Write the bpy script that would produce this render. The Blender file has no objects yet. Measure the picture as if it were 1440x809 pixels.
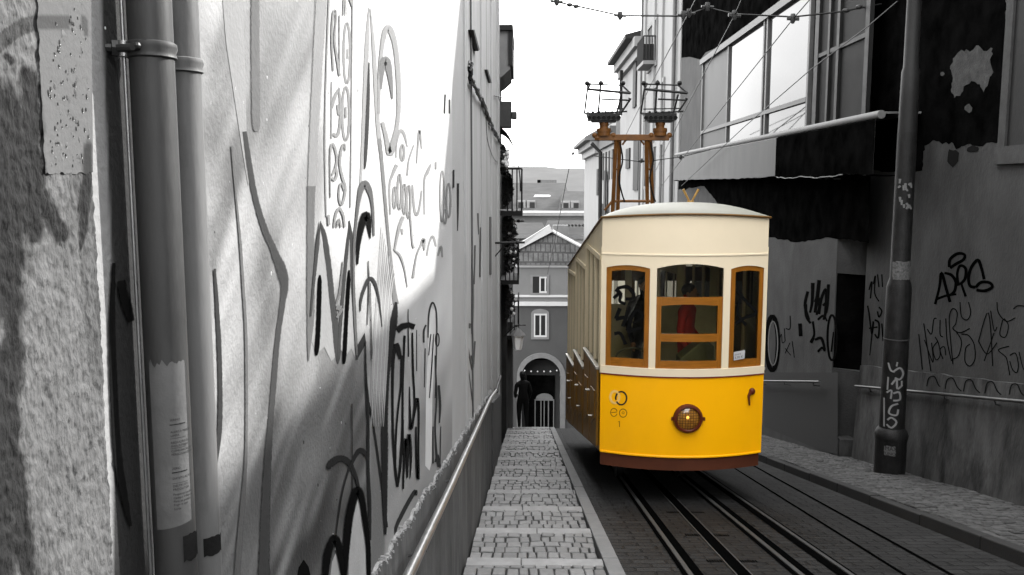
import bpy, bmesh, math, random
from mathutils import Vector, Matrix, noise
random.seed(7)
SC = bpy.context.scene
COL = SC.collection
PI = math.pi
# ------------------------------------------------------------------ camera numbers
F = 1190.0; PITCH = math.radians(6.69); CX, CY = 720.0, 404.5
YAW = math.atan(20 / F * math.cos(PITCH)); H = 1.65; S = 0.2144
YC = 22.6; S2 = 0.30
def gz(y):                                     # street level along the hill
    if y < -6: return -S * -6
    if y <= YC: return -S * y
    if y <= 57: return -S * YC - S2 * (y - YC)
    return -S * YC - S2 * (57 - YC)
def ray(px, py):
    a = (px - CX) / F; b = -(py - CY) / F
    fw = math.cos(PITCH) + b * math.sin(PITCH); up = -math.sin(PITCH) + b * math.cos(PITCH)
    return (a * math.cos(YAW) - fw * math.sin(YAW), a * math.sin(YAW) + fw * math.cos(YAW), up)
def ox(px, py, X):
    r = ray(px, py); t = X / r[0]; return Vector((X, r[1] * t, H + r[2] * t))
def oy(px, py, Y):
    r = ray(px, py); t = Y / r[1]; return Vector((r[0] * t, Y, H + r[2] * t))
# ------------------------------------------------------------------ materials
def new_mat(name):
    m = bpy.data.materials.new(name); m.use_nodes = True
    nt = m.node_tree; b = nt.nodes['Principled BSDF']
    return m, nt, b
def rgb(v): return (v, v, v, 1) if isinstance(v, (int, float)) else (v[0], v[1], v[2], 1)
def mat(name, base, rough=.7, var=.15, scale=3.0, bump=0.0, bscale=60.0, stretch=(1, 1, 1), metal=0.0, tone=False,
        stain=0.0, stain_col=.02, stain_scale=(3, 3, .6), spec=.22, coat=0.0):
    m, nt, b = new_mat(name); N = nt.nodes; L = nt.links
    tc = N.new('ShaderNodeTexCoord'); mp = N.new('ShaderNodeMapping'); mp.inputs['Scale'].default_value = stretch
    L.new(tc.outputs['Object'], mp.inputs['Vector'])
    nz = N.new('ShaderNodeTexNoise'); nz.inputs['Scale'].default_value = scale; nz.inputs['Detail'].default_value = 9
    nz.inputs['Roughness'].default_value = .62
    L.new(mp.outputs['Vector'], nz.inputs['Vector'])
    ramp = N.new('ShaderNodeMapRange'); ramp.inputs['From Min'].default_value = .3; ramp.inputs['From Max'].default_value = .7
    ramp.inputs['To Min'].default_value = 1 - var; ramp.inputs['To Max'].default_value = 1 + var * .6
    L.new(nz.outputs['Fac'], ramp.inputs['Value'])
    mul = N.new('ShaderNodeVectorMath'); mul.operation = 'SCALE'
    mul.inputs[0].default_value = rgb(base)[:3]
    L.new(ramp.outputs['Result'], mul.inputs['Scale'])
    out = mul.outputs['Vector']
    if tone:
        at = N.new('ShaderNodeAttribute'); at.attribute_name = 'tone'
        m2 = N.new('ShaderNodeVectorMath'); m2.operation = 'SCALE'
        L.new(out, m2.inputs[0]); L.new(at.outputs['Fac'], m2.inputs['Scale']); out = m2.outputs['Vector']
    if stain > 0:
        mp2 = N.new('ShaderNodeMapping'); mp2.inputs['Scale'].default_value = stain_scale
        L.new(tc.outputs['Object'], mp2.inputs['Vector'])
        n2 = N.new('ShaderNodeTexNoise'); n2.inputs['Scale'].default_value = 1.0; n2.inputs['Detail'].default_value = 10
        n2.inputs['Roughness'].default_value = .7
        L.new(mp2.outputs['Vector'], n2.inputs['Vector'])
        r2 = N.new('ShaderNodeMapRange'); r2.inputs['From Min'].default_value = .5; r2.inputs['From Max'].default_value = .72
        r2.inputs['To Max'].default_value = stain
        L.new(n2.outputs['Fac'], r2.inputs['Value'])
        mx = N.new('ShaderNodeMix'); mx.data_type = 'RGBA'
        L.new(r2.outputs['Result'], mx.inputs[0]); L.new(out, mx.inputs[6]); mx.inputs[7].default_value = rgb(stain_col)
        out = mx.outputs[2]
    L.new(out, b.inputs['Base Color'])
    b.inputs['Roughness'].default_value = rough; b.inputs['Metallic'].default_value = metal
    b.inputs['Specular IOR Level'].default_value = spec
    if coat: b.inputs['Coat Weight'].default_value = coat; b.inputs['Coat Roughness'].default_value = .12
    rr = N.new('ShaderNodeMapRange'); rr.inputs['To Min'].default_value = max(.03, rough - .12); rr.inputs['To Max'].default_value = min(1, rough + .12)
    L.new(nz.outputs['Fac'], rr.inputs['Value']); L.new(rr.outputs['Result'], b.inputs['Roughness'])
    if bump > 0:
        nb = N.new('ShaderNodeTexNoise'); nb.inputs['Scale'].default_value = bscale; nb.inputs['Detail'].default_value = 6
        L.new(mp.outputs['Vector'], nb.inputs['Vector'])
        bp = N.new('ShaderNodeBump'); bp.inputs['Strength'].default_value = bump; bp.inputs['Distance'].default_value = .01
        L.new(nb.outputs['Fac'], bp.inputs['Height']); L.new(bp.outputs['Normal'], b.inputs['Normal'])
    return m
def glass_mat(name, tint, gloss=.08, ior=1.5):
    m, nt, b = new_mat(name); N = nt.nodes; L = nt.links
    N.remove(b); o = N['Material Output']
    tr = N.new('ShaderNodeBsdfTransparent'); tr.inputs['Color'].default_value = rgb(tint)
    gl = N.new('ShaderNodeBsdfGlossy'); gl.inputs['Roughness'].default_value = .02
    fr = N.new('ShaderNodeFresnel'); fr.inputs['IOR'].default_value = ior
    mx = N.new('ShaderNodeMixShader')
    L.new(fr.outputs['Fac'], mx.inputs['Fac']); L.new(tr.outputs['BSDF'], mx.inputs[1]); L.new(gl.outputs['BSDF'], mx.inputs[2])
    L.new(mx.outputs['Shader'], o.inputs['Surface'])
    return m
M = {}
M['plaster'] = mat('white_plaster', 0.25, .85, .10, 2.2, .35, 90, stain=.12, stain_col=.2, stain_scale=(2, 2, 1))
M['facade'] = mat('old_pale_plaster', 0.29, .9, .16, 1.6, .3, 60, stretch=(1, 1.6, .35), stain=.4, stain_col=.12, stain_scale=(3, 5, .5))
M['plinth'] = mat('grey_damp_render', .085, .9, .5, 2.2, .7, 30, stretch=(1, 1, .5), stain=.9, stain_col=.02, stain_scale=(3, 3, .8), spec=.12)
M['crumble'] = mat('broken_plaster_edge', 0.2, .95, .3, 14, .8, 60)
M['stone'] = mat('rough_grey_stone', 0.08, .95, .32, 30, .5, 170, stretch=(1, 1, .45), tone=True, stain=.9, stain_col=.015, stain_scale=(9, 11, 3), spec=.12)
M['mortar'] = mat('smooth_mortar', 0.07, .9, .08, 5, .12, 120, tone=True)
M['pipe'] = mat('grey_painted_pipe', .024, .55, .35, 5, .12, 60, stretch=(1, 1, .25), spec=.3, stain=.6, stain_col=.006, stain_scale=(14, 14, 5))
M['pipe2'] = mat('mid_grey_painted_pipe', 0.085, .6, .35, 5, .12, 60, stretch=(1, 1, .25), spec=.25, stain=.5, stain_col=.008, stain_scale=(12, 12, 4))
M['darkmetal'] = mat('dark_metal', .03, .45, .2, 8, .1, 40, metal=.3)
M['galv'] = mat('galvanised_rail', 0.3, .36, .2, 14, .05, 50, metal=.85)
M['dullrail'] = mat('dull_steel_rail', 0.1, .45, .2, 14, .05, 50, metal=.7)
M['sticker'] = mat('pale_sticker_residue', 0.072, .8, .2, 24, .1, 80)
M['white'] = mat('white_paint', 0.42, .6, .06, 4)
M['ink'] = mat('black_ink', .012, .6, .1, 4)
M['cobble'] = mat('limestone_cobble', 0.122, .55, .3, 16, .35, 70, tone=True)
M['cobble_dark'] = mat('dusty_basalt_cobble', 0.045, .8, .35, 14, .35, 70, tone=True)
M['joint'] = mat('cobble_joint_dirt', 0.018, .95, .3, 12, .4, 60)
M['strip'] = mat('pale_step_stone', 0.2, .75, .2, 8, .2, 60)
M['kerb'] = mat('kerb_stone', 0.13, .75, .2, 6, .25, 60)
M['kerb_dark'] = mat('dark_kerb_stone', 0.016, .8, .3, 6, .3, 60)
M['rail'] = mat('worn_rail_steel', .045, .6, .3, 20, 0, 50, stretch=(1, .2, 1), spec=.1)
M['slot'] = mat('oily_groove', .0015, .9, .2, 8, spec=0.0)
M['rwall'] = mat('dark_grey_rendered_wall', .047, .9, .38, .9, .7, 26, stretch=(1, 1, .7), stain=.55, stain_col=.009, stain_scale=(1.1, 1.3, .5), spec=.12)
M['rwall2'] = mat('grey_rendered_wall', .049, .9, .32, 1.1, .7, 26, stain=.5, stain_col=.010, stain_scale=(1, 1.2, .4), spec=.12)
M['rplinth'] = mat('damp_dark_plinth', .054, .9, .6, 2.5, .8, 22, stretch=(1, 1, .5), stain=.95, stain_col=.004, stain_scale=(2.2, 2.2, .8), spec=.12)
M['blackpaint'] = mat('black_wall_paint', .0028, .9, .8, 2.5, .4, 26, spec=0.0)
M['peel'] = mat('peeling_grey_patch', .05, .9, .5, 14, .5, 60, stain=.6, stain_col=.01, stain_scale=(9, 9, 9))
M['canopy'] = mat('grey_canopy', 0.085, .8, .2, 2, .15, 40, stretch=(1, 1, .3))
M['canopy_top'] = mat('canopy_highlight_hem', 0.12, .7, .2, 6, .1, 40)  # edge highlight as a paler colour; the torn hem shares it
M['frame_grey'] = mat('grey_window_frame', 0.07, .55, .2, 8, .05, 40)
M['frame_dark'] = mat('dark_window_frame', 0.006, .6, .2, 8)
M['skyglass'] = None
M['iron'] = mat('black_cast_iron', .008, .55, .5, 8, .5, 60, spec=.22, stain=.4, stain_col=.03, stain_scale=(8, 8, 3))
M['iron_grey'] = mat('grey_painted_iron', 0.012, .55, .25, 10, .3, 120)
M['farwhite'] = mat('far_white_plaster', 0.19, .9, .1, .8, .1, 10, stain=.3, stain_col=.25, stain_scale=(.8, .8, .2))
M['fargrey'] = mat('far_grey_plaster', 0.09, .9, .12, .8, .1, 10)
M['fardark'] = mat('dark_shutter', 0.012, .7, .2, 4)
M['archwall'] = mat('arch_house_dark_wall', 0.06, .9, .12, .6, .1, 8)
M['archwall2'] = mat('arch_house_upper_wall', 0.14, .9, .12, .6, .1, 8)
M['stone_trim'] = mat('pale_stone_trim', 0.15, .8, .15, 3)
M['hill'] = mat('hazy_hill', 0.07, 1, .12, .012, 0, 1, spec=0)
M['terrain'] = mat('bare_ground', 0.06, 1, .2, .1, 0, 1)
M['leaf'] = mat('dark_leaf', 0.02, .6, .4, 6)
M['flower'] = mat('white_flower', 0.5, .7, .1, 6)
M['balc'] = mat('dark_balcony', 0.008, .7, .3, 5)
M['wire'] = mat('black_wire', 0.006, .5, .1, 4)
M['porcelain'] = mat('grey_insulator', 0.03, .35, .1, 4)
M['lampglass'] = mat('frosted_lamp_glass', 0.85, .3, .05, 4)
# tram colours
M['yellow'] = mat('yellow_enamel', (.90, .42, .001), .36, .035, 1.4, .02, 9, coat=.08, stain=.10, stain_col=(.5, .22, .01), stain_scale=(2, 2, 1))
M['cream'] = mat('cream_enamel', (.68, .585, .43), .42, .04, 1.6, .02, 12, coat=.1)
M['cream_side'] = mat('aged_cream_enamel', (.74, .63, .43), .5, .10, 2.5, .04, 20, stretch=(1, 1, .3))
M['skirt'] = mat('red_brown_paint', (.075, .022, .010), .6, .2, 5, .1, 30)
M['wood'] = mat('varnished_wood', (.25, .092, .009), .35, .28, 5, .06, 30, stretch=(7, 7, .7), coat=.3)
M['woodh'] = mat('varnished_wood_rail', (.25, .092, .009), .35, .28, 5, .06, 30, stretch=(.7, 7, 9), coat=.3)
M['doorbrown'] = mat('brown_door_panel', (.24, .115, .012), .42, .35, 4, .08, 20, stretch=(3, 3, .4))
M['roofgrey'] = mat('pale_grey_roof', (.15, .15, .125), .5, .14, 2, .04, 20, spec=.5)
M['mast'] = mat('brown_mast_paint', (.105, .042, .009), .5, .3, 8, .1, 30)
M['brass'] = mat('old_brass', (.42, .25, .08), .35, .25, 12, .05, 30, metal=.6)
M['rimred'] = mat('dark_red_rim', (.085, .016, .006), .4, .15, 8)
M['beltline'] = mat('dark_red_line', (.16, .02, .008), .5, .1, 8)
M['logo_cream'] = mat('cream_ring', (.80, .50, .14), .5, .05, 4)
M['logo_olive'] = mat('olive_mark', (.16, .08, .006), .5, .05, 4)
M['interior'] = mat('dark_brown_interior', (.26, .21, .13), .7, .25, 3, 0, 10)
M['int_pale'] = mat('olive_interior_panel', (.62, .58, .40), .7, .2, 3, 0, 10)
M['chrome'] = mat('grey_ledge_metal', (.34, .32, .28), .35, .15, 8, .05, 20, metal=.5)
M['rubber'] = mat('black_rubber', .003, .9, .2, 5, spec=0.0)
M['glass'] = glass_mat('window_glass', (.86, .84, .74))
M['farglass'] = mat('dark_far_glass', .02, .08, .1, 2, spec=.5)
def mirror_glass():
    m, nt, b = new_mat('reflecting_pane'); b.inputs['Base Color'].default_value = rgb(.03)
    N = nt.nodes; L = nt.links
    b.inputs['Roughness'].default_value = .04; b.inputs['IOR'].default_value = 1.5; b.inputs['Specular IOR Level'].default_value = .13
    tc = N.new('ShaderNodeTexCoord'); nz = N.new('ShaderNodeTexNoise'); nz.inputs['Scale'].default_value = .8
    L.new(tc.outputs['Object'], nz.inputs['Vector'])
    bp = N.new('ShaderNodeBump'); bp.inputs['Strength'].default_value = .03; bp.inputs['Distance'].default_value = .02
    L.new(nz.outputs['Fac'], bp.inputs['Height']); L.new(bp.outputs['Normal'], b.inputs['Normal'])
    return m
M['skyglass'] = mirror_glass()
def lens_mat():
    m, nt, b = new_mat('amber_lens'); N = nt.nodes; L = nt.links
    tc = N.new('ShaderNodeTexCoord'); vo = N.new('ShaderNodeTexBrick')
    vo.inputs['Scale'].default_value = 1.0; vo.inputs['Color1'].default_value = (.34, .15, .02, 1); vo.inputs['Color2'].default_value = (.22, .09, .012, 1)
    vo.inputs['Mortar'].default_value = (.07, .03, .008, 1); vo.inputs['Mortar Size'].default_value = .0035
    vo.inputs['Brick Width'].default_value = .032; vo.inputs['Row Height'].default_value = .032; vo.offset = 0
    mp = N.new('ShaderNodeMapping'); mp.inputs['Rotation'].default_value = (PI / 2, 0, 0)
    L.new(tc.outputs['Object'], mp.inputs['Vector']); L.new(mp.outputs['Vector'], vo.inputs['Vector'])
    L.new(vo.outputs['Color'], b.inputs['Base Color'])
    b.inputs['Roughness'].default_value = .12; b.inputs['Coat Weight'].default_value = 1.0; b.inputs['Coat Roughness'].default_value = .03
    return m
M['lens'] = lens_mat()
def brick_mat(name, c1, c2, mortar, bw, rh, ms, rot=0.0, bump=.6, rough=.75):
    m, nt, b = new_mat(name); N = nt.nodes; L = nt.links
    tc = N.new('ShaderNodeTexCoord'); mp = N.new('ShaderNodeMapping'); mp.inputs['Rotation'].default_value = (0, 0, rot)
    L.new(tc.outputs['Object'], mp.inputs['Vector'])
    wn = N.new('ShaderNodeTexNoise'); wn.inputs['Scale'].default_value = 3.5; wn.inputs['Detail'].default_value = 4
    L.new(mp.outputs['Vector'], wn.inputs['Vector'])
    add = N.new('ShaderNodeMixRGB'); add.blend_type = 'LINEAR_LIGHT'; add.inputs['Fac'].default_value = .018
    L.new(mp.outputs['Vector'], add.inputs['Color1']); L.new(wn.outputs['Color'], add.inputs['Color2'])
    br = N.new('ShaderNodeTexBrick'); br.inputs['Scale'].default_value = 1
    br.inputs['Color1'].default_value = rgb(c1); br.inputs['Color2'].default_value = rgb(c2); br.inputs['Mortar'].default_value = rgb(mortar)
    br.inputs['Brick Width'].default_value = bw; br.inputs['Row Height'].default_value = rh; br.inputs['Mortar Size'].default_value = ms
    br.inputs['Mortar Smooth'].default_value = .4
    L.new(add.outputs['Color'], br.inputs['Vector'])
    nz = N.new('ShaderNodeTexNoise'); nz.inputs['Scale'].default_value = 2.3; nz.inputs['Detail'].default_value = 9; nz.inputs['Roughness'].default_value = .7
    L.new(tc.outputs['Object'], nz.inputs['Vector'])
    rm = N.new('ShaderNodeMapRange'); rm.inputs['From Min'].default_value = .3; rm.inputs['From Max'].default_value = .7
    rm.inputs['To Min'].default_value = .55; rm.inputs['To Max'].default_value = 1.4
    L.new(nz.outputs['Fac'], rm.inputs['Value'])
    sc = N.new('ShaderNodeVectorMath'); sc.operation = 'SCALE'
    L.new(br.outputs['Color'], sc.inputs[0]); L.new(rm.outputs['Result'], sc.inputs['Scale']); L.new(sc.outputs['Vector'], b.inputs['Base Color'])
    b.inputs['Roughness'].default_value = rough; b.inputs['Specular IOR Level'].default_value = .15
    n3 = N.new('ShaderNodeTexNoise'); n3.inputs['Scale'].default_value = 45
    L.new(tc.outputs['Object'], n3.inputs['Vector'])
    mm = N.new('ShaderNodeMath'); mm.operation = 'MULTIPLY_ADD'; mm.inputs[1].default_value = -1
    L.new(br.outputs['Fac'], mm.inputs[0]); L.new(n3.outputs['Fac'], mm.inputs[2])
    bp = N.new('ShaderNodeBump'); bp.inputs['Strength'].default_value = bump; bp.inputs['Distance'].default_value = .012
    L.new(mm.outputs['Value'], bp.inputs['Height']); L.new(bp.outputs['Normal'], b.inputs['Normal'])
    return m
M['sett'] = brick_mat('road_paving', .017, .009, .003, .30, .14, .014, bump=1.0)
M['sett2'] = brick_mat('track_blocks', .014, .010, .003, .24, .11, .012, bump=1.0)
M['roofslate'] = mat('far_roof_tiles', .045, .9, .3, .8, .2, 6, stretch=(1, 3, 3))
M['rooftile'] = brick_mat('gable_tiles', .075, .062, .03, .34, .42, .05)
_pc = {}; PSC = .5
def paint(v):
    v = v * PSC if v > .015 else v * .5
    k = round(v, 4)
    if k not in _pc:
        m = _pc[k] = mat('spray_paint_grey_%d' % int(k * 10000), k, .8, .12, 5, .2, 90, spec=.1 if k > .04 else 0.0)
        N = m.node_tree.nodes; L = m.node_tree.links; at = N.new('ShaderNodeAttribute'); at.attribute_name = 'tone'
        tc = N.new('ShaderNodeTexCoord'); nz = N.new('ShaderNodeTexNoise'); nz.inputs['Scale'].default_value = 120; nz.inputs['Detail'].default_value = 2; L.new(tc.outputs['Object'], nz.inputs['Vector'])
        ad = N.new('ShaderNodeMath'); ad.operation = 'MULTIPLY_ADD'; ad.inputs[1].default_value = .9; L.new(nz.outputs['Fac'], ad.inputs[0]); L.new(at.outputs['Fac'], ad.inputs[2])
        mr = N.new('ShaderNodeMapRange'); mr.interpolation_type = 'SMOOTHSTEP'; mr.inputs['From Min'].default_value = .42; mr.inputs['From Max'].default_value = 1.18; L.new(ad.outputs['Value'], mr.inputs['Value'])
        tr = N.new('ShaderNodeBsdfTransparent'); mx = N.new('ShaderNodeMixShader'); o = N['Material Output']; b = N['Principled BSDF']
        L.new(mr.outputs['Result'], mx.inputs['Fac']); L.new(tr.outputs['BSDF'], mx.inputs[1]); L.new(b.outputs['BSDF'], mx.inputs[2]); L.new(mx.outputs['Shader'], o.inputs['Surface'])   # overspray: paint thins out at the edge of a stroke
    return _pc[k]
# ------------------------------------------------------------------ mesh builder
NOSPLIT = ('pits', 'broken_plaster_edge', 'plaster_specks', 'dark_chips', 'foliage', 'pit', 'flower', 'printed_text', 'sticker_text', 'price_text', 'hand', 'hair')
class MB:
    def __init__(s): s.v = []; s.f = []; s.t = []; s.m = []; s.cur = 0; s.tn = 1.0; s.vt = None
    def add(s, pts):
        i = len(s.v); s.v += [Vector(p) for p in pts]
        if s.vt is not None: s.vt += [1.0] * (len(s.v) - i)
        return i
    def face(s, idx): s.f.append(tuple(idx)); s.t.append(s.tn); s.m.append(s.cur)
    def poly(s, pts): i = s.add(pts); s.face(range(i, i + len(pts)))
    def hexa(s, p):                              # 4 bottom, 4 top
        i = s.add(p)
        for q in ((3, 2, 1, 0), (4, 5, 6, 7), (0, 1, 5, 4), (1, 2, 6, 5), (2, 3, 7, 6), (3, 0, 4, 7)): s.face([i + k for k in q])
    def box(s, x0, x1, y0, y1, z0, z1):
        s.hexa([(x0, y0, z0), (x1, y0, z0), (x1, y1, z0), (x0, y1, z0), (x0, y0, z1), (x1, y0, z1), (x1, y1, z1), (x0, y1, z1)])
    def prism(s, pts, d):                        # closed outline + extrusion vector
        n = len(pts); d = Vector(d); i = s.add(pts); j = s.add([Vector(p) + d for p in pts])
        s.face(range(i, i + n)); s.face(reversed(range(j, j + n)))
        for k in range(n): s.face((i + k, i + (k + 1) % n, j + (k + 1) % n, j + k))
    def tube(s, pts, r, seg=8, cap=True):
        pts = [Vector(p) for p in pts]; n = len(pts); rs = r if isinstance(r, (list, tuple)) else [r] * n
        ring = []; up = None
        for k in range(n):
            d = (pts[min(k + 1, n - 1)] - pts[max(k - 1, 0)]).normalized()
            if up is None:
                a = Vector((0, 0, 1)) if abs(d.z) < .9 else Vector((1, 0, 0)); up = d.cross(a).normalized()
            up = (up - d * up.dot(d)).normalized(); w = d.cross(up)
            ring.append(s.add([pts[k] + (up * math.cos(2 * PI * q / seg) + w * math.sin(2 * PI * q / seg)) * rs[k] for q in range(seg)]))
        for k in range(n - 1):
            a, b = ring[k], ring[k + 1]
            for q in range(seg): s.face((a + q, a + (q + 1) % seg, b + (q + 1) % seg, b + q))
        if cap:
            s.face([ring[0] + q for q in reversed(range(seg))]); s.face([ring[-1] + q for q in range(seg)])
    def grid(s, fn, nu, nv):
        i = s.add([fn(a / nu, b / nv) for b in range(nv + 1) for a in range(nu + 1)]); w = nu + 1
        for b in range(nv):
            for a in range(nu):
                k = i + b * w + a; s.face((k, k + 1, k + w + 1, k + w))
    def ball(s, c, r, n=8):
        c = Vector(c); r = Vector(r) if not isinstance(r, (int, float)) else Vector((r, r, r))
        def fn(u, v):
            a = 2 * PI * u; e = PI * (v - .5)
            return c + Vector((math.cos(a) * math.cos(e) * r.x, math.sin(a) * math.cos(e) * r.y, math.sin(e) * r.z))
        s.grid(fn, n * 2, n)
    def pieces(s):
        n = len(s.v); par = list(range(n))
        def find(a):
            while par[a] != a: par[a] = par[par[a]]; a = par[a]
            return a
        for f in s.f:
            a = find(f[0])
            for k in f[1:]: par[find(k)] = a
        key = {}
        for i, p in enumerate(s.v):
            k = (round(p.x, 4), round(p.y, 4), round(p.z, 4))
            if k in key: par[find(i)] = find(key[k])
            else: key[k] = i
        isl = {}
        for i in range(n): isl.setdefault(find(i), []).append(i)
        ids = list(isl)
        if len(ids) < 2 or len(ids) > 500: return None
        box = []
        for i in ids:
            q = [s.v[k] for k in isl[i]]
            lo = [min(p[a] for p in q) for a in range(3)]; hi = [max(p[a] for p in q) for a in range(3)]
            box.append((lo, hi, max(h - l for h, l in zip(hi, lo))))
        g = list(range(len(ids)))
        def fg(a):
            while g[a] != a: g[a] = g[g[a]]; a = g[a]
            return a
        for i in range(len(ids)):
            for j in range(i):
                A, B = box[i], box[j]
                d2 = sum(max(0, A[0][a] - B[1][a], B[0][a] - A[1][a]) ** 2 for a in range(3))
                if d2 ** .5 <= max(.02, .5 * max(A[2], B[2])): g[fg(i)] = fg(j)
        out = {}
        for k, i in enumerate(ids): out.setdefault(fg(k), set()).update(isl[i])
        return list(out.values()) if 1 < len(out) <= 40 else None
    def build(s, name, mats, parent=None, smooth=False, bevel=0.0, recalc=True, split=True):
        if parent and split and len(s.v) < 9000 and name not in NOSPLIT:
            ps = s.pieces()
            if ps:
                first = None
                for q in ps:
                    m = MB(); idx = {}
                    if s.vt is not None: m.vt = [s.vt[i] for i in sorted(q)]
                    for i in sorted(q): idx[i] = len(m.v); m.v.append(s.v[i])
                    for f, t, mi in zip(s.f, s.t, s.m):
                        if f[0] in idx: m.f.append(tuple(idx[k] for k in f)); m.t.append(t); m.m.append(mi)
                    if not m.f: continue
                    o = m.build(name, mats, parent, smooth, bevel, recalc, False); first = first or o
                return first
        me = bpy.data.meshes.new(name)
        off = parent_loc(parent) if parent else Vector((0, 0, 0))
        me.from_pydata([tuple(p - off) for p in s.v], [], s.f)
        mats = mats if isinstance(mats, (list, tuple)) else [mats]
        if mats[0].name.startswith('spray') and s.vt is None: s.vt = [1.0] * len(s.v)
        for m in mats: me.materials.append(m)
        if len(mats) > 1: me.polygons.foreach_set('material_index', s.m)
        if s.vt:
            ca = me.color_attributes.new('tone', 'FLOAT_COLOR', 'POINT'); data = []
            for t in s.vt: data += [t, t, t, 1]
            ca.data.foreach_set('color', data)
        elif any(t != 1.0 for t in s.t):
            ca = me.color_attributes.new('tone', 'FLOAT_COLOR', 'CORNER'); data = []
            for p in me.polygons:
                t = s.t[p.index]
                for _ in range(p.loop_total): data += [t, t, t, 1]
            ca.data.foreach_set('color', data)
        if recalc:
            bm = bmesh.new(); bm.from_mesh(me); bmesh.ops.remove_doubles(bm, verts=bm.verts, dist=1e-5) if smooth else None
            bmesh.ops.recalc_face_normals(bm, faces=bm.faces); bm.to_mesh(me); bm.free()
        if smooth:
            me.polygons.foreach_set('use_smooth', [True] * len(me.polygons))
        me.update()
        o = bpy.data.objects.new(name, me); COL.objects.link(o)
        if parent: o.parent = parent
        if smooth:
            try: me.set_sharp_from_angle(angle=math.radians(40))
            except Exception: pass
        if bevel:
            b = o.modifiers.new('bevel', 'BEVEL'); b.width = bevel; b.segments = 2; b.limit_method = 'ANGLE'; b.angle_limit = math.radians(50)
        return o
def parent_loc(p):
    v = Vector((0, 0, 0))
    while p: v += p.location; p = p.parent
    return v
def thing(name, label, cat, loc=(0, 0, 0), group=None):
    o = bpy.data.objects.new(name, None); COL.objects.link(o); o.location = loc
    o.empty_display_size = .2; o['label'] = label; o['category'] = cat
    if group: o['group'] = group
    return o
def tag(o, label, cat, group=None):
    o['label'] = label; o['category'] = cat
    if group: o['group'] = group
    return o
def struct(o): o['kind'] = 'structure'; return o
# painted strokes: pixel outlines laid on a real wall plane
_so = [0]; FEATHER = [.34]
def spline(pts, n=5):
    out = []
    for k in range(len(pts) - 1):
        p0 = pts[max(k - 1, 0)]; p1 = pts[k]; p2 = pts[k + 1]; p3 = pts[min(k + 2, len(pts) - 1)]
        for q in range(n):
            t = q / n
            out.append(tuple(.5 * ((2 * b) + (c - a) * t + (2 * a - 5 * b + 4 * c - d) * t * t + (3 * b - a - 3 * c + d) * t ** 3) for a, b, c, d in zip(p0, p1, p2, p3)))
    out.append(pts[-1]); return out
def stroke(mb, P, pts, w=None, sm=True, base=.0025):
    """P(px,py,off)->3D point on the wall; pts (x,y[,w])"""
    pts = [p if len(p) == 3 else (p[0], p[1], w) for p in pts]
    if sm and len(pts) > 2: pts = spline(pts)
    _so[0] = (_so[0] + 1) % 12; off = base + _so[0] * (.00025 if base > .002 else .00006)
    if mb.vt is None: mb.vt = [1.0] * len(mb.v)
    prof = [(-1.0 - FEATHER[0], 0.0), (-1.0 + FEATHER[0] * .9, 1.0), (1.0 - FEATHER[0] * .9, 1.0), (1.0 + FEATHER[0], 0.0)]
    rows = [[] for _ in prof]
    for k, (x, y, ww) in enumerate(pts):
        a = pts[max(k - 1, 0)]; b = pts[min(k + 1, len(pts) - 1)]
        dx, dy = b[0] - a[0], b[1] - a[1]; l = math.hypot(dx, dy) or 1
        nx, ny = -dy / l, dx / l; ww = max(ww, .35) / 2
        for q, (o_, a_) in enumerate(prof): rows[q].append(P(x + nx * ww * o_, y + ny * ww * o_, off))
    st_ = []
    for q, (o_, a_) in enumerate(prof):
        st_.append(mb.add(rows[q])); mb.vt[st_[-1]:] = [a_] * len(rows[q])
    for q in range(len(prof) - 1):
        for k in range(len(pts) - 1): mb.face((st_[q] + k, st_[q] + k + 1, st_[q + 1] + k + 1, st_[q + 1] + k))
def ring(mb, P, cx, cy, rx, ry, w, a0=0, a1=360, n=22):
    pts = [(cx + rx * math.cos(math.radians(a0 + (a1 - a0) * k / n)), cy + ry * math.sin(math.radians(a0 + (a1 - a0) * k / n)), w) for k in range(n + 1)]
    stroke(mb, P, pts, sm=False)
def rag(pts, amp=2.2, sd=1):
    r_ = random.Random(sd); out = []
    for k in range(len(pts)):
        a, b = pts[k], pts[(k + 1) % len(pts)]; n = max(1, int(math.hypot(b[0] - a[0], b[1] - a[1]) / 4))
        for q in range(n): out.append((a[0] + (b[0] - a[0]) * q / n + (r_.uniform(-amp, amp) * .5 if q else 0), a[1] + (b[1] - a[1]) * q / n + (r_.uniform(-amp, amp) if q else 0)))
    return out
def fill(mb, P, pts, off=.0018):
    mb.poly([P(x, y, off) for x, y in pts])
def text_geo(body, size):
    cu = bpy.data.curves.new('txt', 'FONT'); cu.body = body; cu.size = size; cu.resolution_u = 2
    o = bpy.data.objects.new('txt', cu); COL.objects.link(o)
    dg = bpy.context.evaluated_depsgraph_get(); dg.update()
    me = bpy.data.meshes.new_from_object(o.evaluated_get(dg))
    v = [tuple(p.co) for p in me.vertices]; f = [tuple(p.vertices) for p in me.polygons]
    bpy.data.objects.remove(o); bpy.data.curves.remove(cu); bpy.data.meshes.remove(me)
    return v, f
def put_text(mb, body, size, fn):
    v, f = text_geo(body, size); i = mb.add([fn(p[0], p[1]) for p in v])
    for q in f: mb.face([i + k for k in q])

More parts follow.
